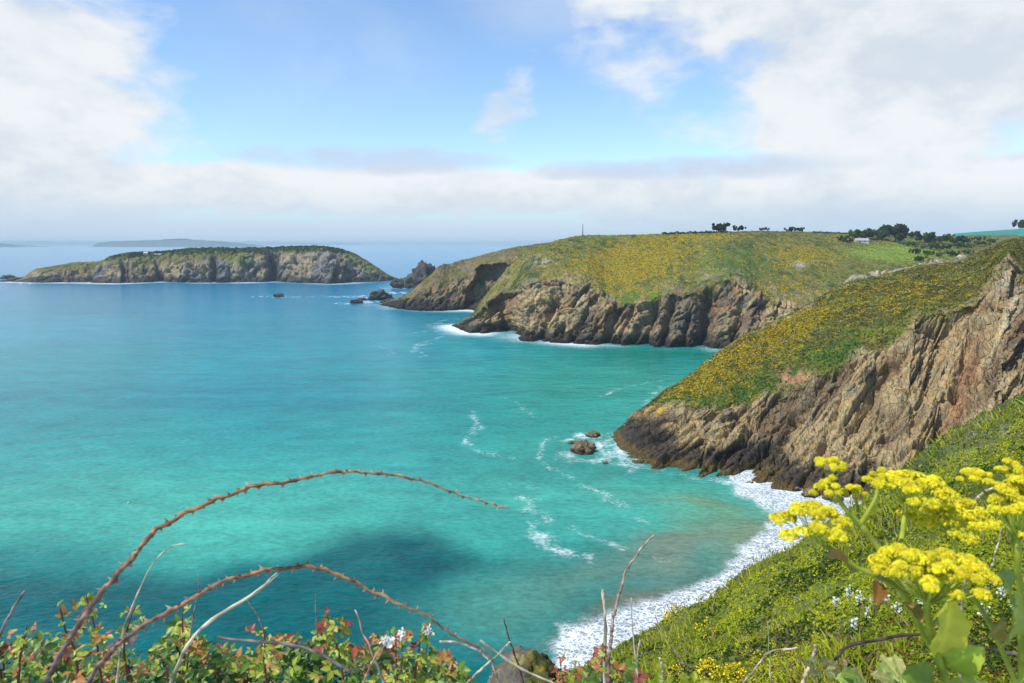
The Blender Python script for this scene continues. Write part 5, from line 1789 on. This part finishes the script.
# lichened rock at the cliff edge with yellow gorse on top
b = at(527, 699, 9.0)
s = 9.0 / FPX
V, F = ICO5
v = V.copy()
r = 1 + .15 * fbm(v[:, 0] * 1.6, v[:, 1] * 1.6 + 3, v[:, 2] * 1.6, 4, .6) + .08 * billow(v[:, 0] * 6, v[:, 1] * 6 + 3, v[:, 2] * 6, 2)
r = r + .05 * facets(v[:, 0] * 2.2, v[:, 1] * 2.2 + 9, v[:, 2] * 2.2)[0]
v = v * r[:, None] * np.array([46 * s, 44 * s, 47 * s])
v[:, 2] -= .10 * np.clip(-v[:, 0], 0, 9)
f_ = fbm(v[:, 0] * 4, v[:, 1] * 4, v[:, 2] * 4, 4)
c = mixc(GREY * .9, PALE * .55, sst(f_, -.1, .5))
mossy = sst(v[:, 0] / s + 14 * f_, -10, 6)
c = mixc(c, np.array([.05, .065, .012]), mossy * .9)
c = mixc(c, np.array([.15, .12, .02]), sst(fbm(v[:, 0] * 9, v[:, 1] * 9, v[:, 2] * 9, 3), .15, .5) * .5)
c = mixc(c, GORSE * .55, sst(v[:, 2] / s + 12 * f_, 46, 56) * (v[:, 0] > -.2) * .6)
o = mesh_obj('lichened_rock', v, F, terrain_mat('lichened_stone', 6, 25, .04, .7), None, c)
o.location = [float(x) for x in b]
tag(o, 'mossy rock with yellow lichened top at the edge of the cliff', 'rock')


# gorse bushes on the slope
def gorse_bush(px, py, D, w, h, n, label, seed, yellow=.84):
    g = np.random.default_rng(seed)
    base = slope_at(px, py) if D is None else at(px, py, D)
    k_ = (base[1] / (D or base[1]))
    w, h = w * base[1] / FPX, h * base[1] / FPX
    base = base + np.array([0, 0, h * .45])
    t = thing('gorse_bush', base, label, 'gorse bush', 'gorse bushes on the near slope')
    d = g.normal(size=(n, 3))
    d /= np.linalg.norm(d, axis=1)[:, None]
    d[:, 2] = np.abs(d[:, 2])
    p = d * np.array([w / 2, w / 2.4, h]) * (.5 + .5 * g.random((n, 1)) ** .5) * (1 + .25 * fbm(d[:, 0] * 2 + seed, d[:, 1] * 2, d[:, 2] * 2, 2))[:, None]
    isy = g.random(n) < yellow
    size = np.where(isy, w * .085, w * .12) * (.6 + .7 * g.random(n))
    col = np.where(isy[:, None], np.array([.85, .60, .015]) * (.8 + .4 * g.random((n, 1))), np.array([.10, .14, .02]))
    for nm, k in (('blossom', isy), ('foliage', ~isy)):
        dd = d[k] + .8 * g.normal(size=d[k].shape)
        V, F, cc = place(ROUND if nm == 'blossom' else LEAF, p[k], dd, g.normal(size=d[k].shape) + np.array([0, 0, .8]), size[k], col[k])
        o = mesh_obj(nm, V, F, M_LEAF, None, cc)
        o.parent = t
    parts = [tube_vf([(0, 0, -.15 * h), tuple(d[k] * np.array([w / 4, w / 4, h * .6]))], [.02 * w, .008 * w], 5) for k in range(6)]
    SV, SF = joinm(parts)
    o = mesh_obj('stems', SV, clean(SF), M_STEMC, None, np.tile(np.array([.1, .08, .04]), (len(SV), 1)))
    o.parent = t


gorse_bush(676, 626, None, 24, 15, 260, 'yellow gorse bush on the upper edge of the slope against the surf', 81)
gorse_bush(708, 682, None, 28, 18, 200, 'yellow gorse bush low on the slope, middle of three', 82)
gorse_bush(734, 680, None, 24, 15, 180, 'yellow gorse bush low on the slope, inland one of three', 83)
gorse_bush(677, 684, None, 20, 16, 150, 'yellow gorse bush low on the slope, nearest the surf of three', 84)
gorse_bush(748, 662, None, 16, 14, 90, 'small sparse yellow gorse tuft beside the grass stalk', 85, .6)
gorse_bush(706, 645, None, 26, 22, 160, 'sparse pale yellow gorse bush half way up the slope edge', 86, .5)

# white flower spikes in the ground cover behind the yellow heads
wf = [(872, 612), (884, 608), (846, 602), (858, 606), (895, 618), (880, 590), (902, 598), (866, 622), (935, 604), (988, 590), (1000, 602), (1010, 612), (980, 622), (852, 634), (918, 610), (836, 612)]
for k, (a, b_) in enumerate(wf):
    g = np.random.default_rng(300 + k)
    q = slope_at(a, b_)
    D = q[1]
    t = thing('wild_flower', q, 'small white wild flower spike on the green slope below the yellow heads', 'flower', 'white wild flowers on the slope')
    h_ = 7 * D / FPX
    V, F = tube_vf([(0, 0, 0), (0, -h_ * .4, h_ * 1.4), (0, -h_ * .6, h_ * 2.2)], [h_ * .1, h_ * .08, h_ * .05], 5)
    o = mesh_obj('stem', V, clean(F), M_STEMC, None, np.tile(np.array([.08, .14, .02]), (len(V), 1)))
    o.parent = t
    n = 22
    pos = np.array([0, -h_ * .5, h_ * 1.8]) + g.normal(size=(n, 3)) * np.array([.26, .26, .5]) * h_
    V, F, cc = place(ROUND, pos, g.normal(size=(n, 3)), g.normal(size=(n, 3)) + np.array([0, -.6, .8]), np.full(n, h_ * .45), np.tile(np.array([.72, .74, .66]), (n, 1)))
    o = mesh_obj('blossom', V, F, M_PETAL, None, cc)
    o.parent = t


# ------------------------------------------------------------------ yellow umbel plants
UY = np.array([0.93, 0.80, 0.035])
UG = np.array([0.78, 0.74, 0.05])
STG = np.array([0.36, 0.40, 0.04])


def umbel_parts(g, c, node, rx, rz, nray, open_=1.0):
    """rays from a node to a dome of small clusters; returns (rays, florets) meshes"""
    rays, fp, fd, fs, fc = [], [], [], [], []
    up = c - node
    up = up / np.linalg.norm(up)
    gold = 2.399963
    for k in range(nray):
        a = k * gold + .3 * g.normal()
        rr = math.sqrt((k + .5) / nray)
        hx = math.cos(a) * rr * rx
        hy = math.sin(a) * rr * rx
        hz = rz * (1 - 1.35 * rr * rr) + rz * .25 * g.normal()
        tip = c + np.array([hx, hy, hz])
        m = node * .5 + tip * .5 + np.array([hx, hy, 0]) * .12
        rays.append(tube_vf([node, m, tip], [rx * .022, rx * .018, rx * .014], 5))
        nf = 54
        d = g.normal(size=(nf, 3))
        d /= np.linalg.norm(d, axis=1)[:, None]
        d[:, 2] = np.abs(d[:, 2]) * 1.0 - .35
        cr = rx * .235 * open_ * (.8 + .4 * g.random())
        fp.append(tip + d * np.array([1, 1, .75]) * cr * (.55 + .5 * g.random((nf, 1))))
        fd.append(d)
        fs.append(np.full(nf, .0022 * (.85 + .3 * g.random())))
        fc.append(np.where(g.random((nf, 1)) < .72, UY, UG) * (.75 + .4 * g.random((nf, 1))) * (0.85 + .25 * g.random()))
    fp, fd, fs, fc = map(np.concatenate, (fp, fd, fs, fc))
    # each floret: five round petals about a raised centre, as a small faceted star
    n = len(fp)
    nn = fd + np.array([0, 0, .4]) + .25 * g.normal(size=fd.shape)
    nn /= np.linalg.norm(nn, axis=1)[:, None]
    t = np.cross(nn, g.normal(size=nn.shape))
    t /= np.linalg.norm(t, axis=1)[:, None]
    b2 = np.cross(nn, t)
    V = [fp + nn * fs[:, None] * .75]
    for e in range(10):
        a = e * math.pi / 5
        rr = 1.15 if e % 2 == 0 else .62
        V.append(fp + fs[:, None] * rr * (t * math.cos(a) + b2 * math.sin(a)) + nn * fs[:, None] * (.25 if e % 2 == 0 else 0))
    V = np.stack(V, 1)
    F1 = np.array([[0, 1 + e, 1 + (e + 1) % 10] for e in range(10)])
    F = (F1[None] + (np.arange(n) * 11)[:, None, None]).reshape(-1, 3)
    shade = np.ones(11)
    CC = np.repeat(fc[:, None], 11, 1) * shade[None, :, None]
    return joinm(rays), (V.reshape(-1, 3), F, CC.reshape(-1, 3))


def umbel_plant(base_px, stems, heads, leaves, label, seed):
    g = np.random.default_rng(seed)
    base = at(*base_px)
    t = thing('umbel_plant', base, label, 'yellow flower', 'tall yellow umbel plants')
    parts = []
    for pts, r0, r1 in stems:
        P = interp_px(pts, 26) - base
        R = np.linspace(r0, r1, 26) * .74
        R[-1] *= 1.3
        R[-2] *= 1.15
        parts.append(tube_vf(P, R, 10))
    V, F = joinm(parts)
    gr = .85 + .3 * fbm(V[:, 0] * 60, V[:, 1] * 60, V[:, 2] * 25, 2)
    o = mesh_obj('stem', V, clean(F), M_STEMC, None, STG * gr[:, None])
    o.parent = t
    for (cx, cy, D, rxp, rzp, nx, ny, nray) in heads:
        s = D / FPX
        c = at(cx, cy, D) - base
        node = at(nx, ny, D) - base
        (rv, rf), (fv, ff, fcol) = umbel_parts(g, c, node, rxp * s, rzp * s, nray)
        h = mesh_obj('flower_head', fv, ff, M_FLOR, None, fcol, smooth=False)
        h.parent = t
        r = mesh_obj('rays', rv, clean(rf), M_STEMC, None, np.tile(STG * 1.3, (len(rv), 1)))
        r.parent = h
    for (a, b_, D, a2, b2, wd, c, nm) in leaves:
        p0, p1 = at(a, b_, D) - base, at(a2, b2, D - .03) - base
        d = (p1 - p0)[None]
        V, F, cc = place(big_leaf(wd), p0[None], d, np.array([[.3 * g.normal(), -.85, .6]]), np.array([np.linalg.norm(d)]), np.array([c]))
        o = mesh_obj(nm, V, F, M_LEAF, None, cc)
        o.parent = t


D1, D2 = .62, .78
umbel_plant((975, 760, D1),
            [([(975, 760, D1), (941, 668, D1), (922, 630, D1), (908, 600, D1), (890, 565, D1 + .02), (872, 540, D1 + .03), (860, 525, D1 + .03)], .0046, .0036),
             ([(860, 525, D1 + .03), (848, 512, D1 + .03), (838, 498, D1 + .03), (832, 480, D1 + .03)], .0040, .0022),
             ([(860, 525, D1 + .03), (868, 512, D1 + .03), (876, 497, D1 + .03), (878, 484, D1 + .03)], .0034, .0018),
             ([(858, 522, D1 + .03), (858, 510, D1 + .05), (855, 497, D1 + .05)], .0026, .0016),
             ([(915, 616, D1), (900, 590, D1), (880, 578, D1 - .01), (850, 563, D1 - .01), (830, 548, D1 - .01), (812, 534, D1 - .01)], .0040, .0024),
             ([(945, 676, D1), (936, 650, D1 - .01), (929, 625, D1 - .02), (926, 600, D1 - .03)], .0046, .0034),
             ([(890, 565, D1 + .02), (900, 545, D1 + .06), (904, 520, D1 + .08), (906, 502, D1 + .08)], .0038, .0028),
             ([(926, 632, D1), (950, 600, D1 + .05), (955, 560, D1 + .08), (953, 530, D1 + .08)], .0034, .0026)],
            [(830, 466, D1 + .03, 15, 6, 832, 482, 9), (829, 489, D1 + .02, 15, 9, 836, 504, 10), (854, 492, D1 + .05, 12, 5, 855, 500, 7), (878, 480, D1 + .03, 13, 7, 878, 490, 8),
             (812, 521, D1 - .01, 36, 12, 813, 536, 22), (912, 487, D1 + .08, 36, 11, 906, 506, 24), (950, 517, D1 + .10, 42, 14, 953, 535, 26), (912, 566, D1 - .03, 36, 15, 926, 602, 26), (958, 572, D1 - .02, 36, 14, 930, 604, 24)],
            [(936, 660, D1 - .01, 955, 606, .24, np.array([.70, .62, .04]), 'bract'), (944, 668, D1, 982, 650, .30, np.array([.42, .50, .05]), 'leaf'), (880, 580, D1 - .02, 877, 602, .20, np.array([.26, .12, .03]), 'bract'),
             (842, 562, D1 - .01, 838, 552, .25, np.array([.34, .2, .04]), 'bract'), (905, 600, D1 - .01, 922, 620, .2, np.array([.3, .2, .04]), 'bract'), (938, 694, D1, 908, 676, .30, np.array([.22, .30, .03]), 'leaf'), (952, 694, D1 - .01, 985, 684, .3, np.array([.3, .36, .04]), 'leaf')],
            'tall yellow umbel plant with many lime yellow heads, biggest plant at the right', 91)
umbel_plant((1050, 760, D2),
            [([(1050, 760, D2), (1015, 680, D2), (995, 635, D2), (980, 607, D2), (968, 590, D2)], .0050, .0036),
             ([(1022, 700, D2), (1020, 600, D2 - .02), (1018, 560, D2 - .04), (1018, 530, D2 - .04)], .0050, .0040),
             ([(1018, 560, D2 - .03), (1002, 510, D2), (988, 496, D2), (978, 484, D2)], .0040, .0020),
             ([(1018, 545, D2 - .03), (1013, 505, D2), (1011, 485, D2)], .0034, .0022)],
            [(976, 477, D2, 17, 7, 979, 490, 12), (1012, 471, D2, 15, 8, 1011, 488, 12), (1024, 505, D2 - .04, 34, 24, 1019, 540, 30), (1030, 480, D2 + .02, 20, 10, 1020, 500, 14)],
            [(1003, 650, D2 - .02, 1022, 596, .18, np.array([.44, .46, .07]), 'leaf'), (1014, 684, D2 - .02, 1034, 662, .26, np.array([.40, .48, .05]), 'leaf'), (1012, 600, D2 - .05, 1005, 575, .3, np.array([.26, .32, .04]), 'bract'), (990, 635, D2 - .02, 1008, 622, .3, np.array([.38, .25, .04]), 'bract')],
            'second yellow umbel plant cut by the right edge, thick pale green stem', 92)

# big low leaves at the bottom right and young green plant by the gorse
def leaf_clump(px, py, D, n, size, label, seed, colr):
    g = np.random.default_rng(seed)
    base = at(px, py, D)
    t = thing('leafy_plant', base, label, 'leafy plant', 'low leafy plants at the foot of the flowers')
    a = np.linspace(0, 6.28, n, endpoint=False) + .4 * g.normal(size=n)
    d = np.stack([np.cos(a), np.sin(a) - .4, .7 + .3 * g.normal(size=n)], 1)
    nn = np.stack([-np.cos(a) * .5, -np.sin(a) * .5 - .5, np.ones(n)], 1)
    parts = []
    d /= np.linalg.norm(d, axis=1)[:, None]
    for k in range(n):
        parts.append(tube_vf([(0, 0, -size), tuple(d[k] * size * .5)], [size * .035, size * .02], 5))
    SV, SF = joinm(parts)
    o = mesh_obj('stems', SV, clean(SF), M_STEMC, None, np.tile(np.array([.14, .16, .04]), (len(SV), 1)))
    o.parent = t
    V, F, cc = place(big_leaf(.30, .05), d * size * .5, d + np.array([0, 0, -.35]), nn, size * (.7 + .5 * g.random(n)), np.array(colr) * (.7 + .6 * g.random((n, 1))))
    o = mesh_obj('leaves', V, F, M_LEAF, None, cc)
    o.parent = t


leaf_clump(872, 685, 1.3, 7, .045, 'pale pleated leaves at the bottom edge left of the tallest flower stem', 95, [.20, .28, .05])
leaf_clump(905, 688, 1.2, 6, .04, 'cream veined leaves low beside the tallest flower stem', 96, [.34, .34, .10])
leaf_clump(820, 672, 1.7, 10, .034, 'dull olive leaves beside the crooked dead stem', 97, [.15, .17, .05])
leaf_clump(845, 676, 1.8, 10, .034, 'brown edged leaves between olive and pleated leaves', 98, [.22, .17, .06])
leaf_clump(694, 690, 1.9, 9, .038, 'fresh green leaves at the foot of the low gorse bushes', 99, [.27, .34, .02])
leaf_clump(660, 694, 1.8, 8, .036, 'fresh green leaves below the short thick stump', 90, [.24, .32, .02])
leaf_clump(620, 690, 1.9, 8, .032, 'young bright leaves right of the pale cut stalk', 89, [.26, .33, .02])
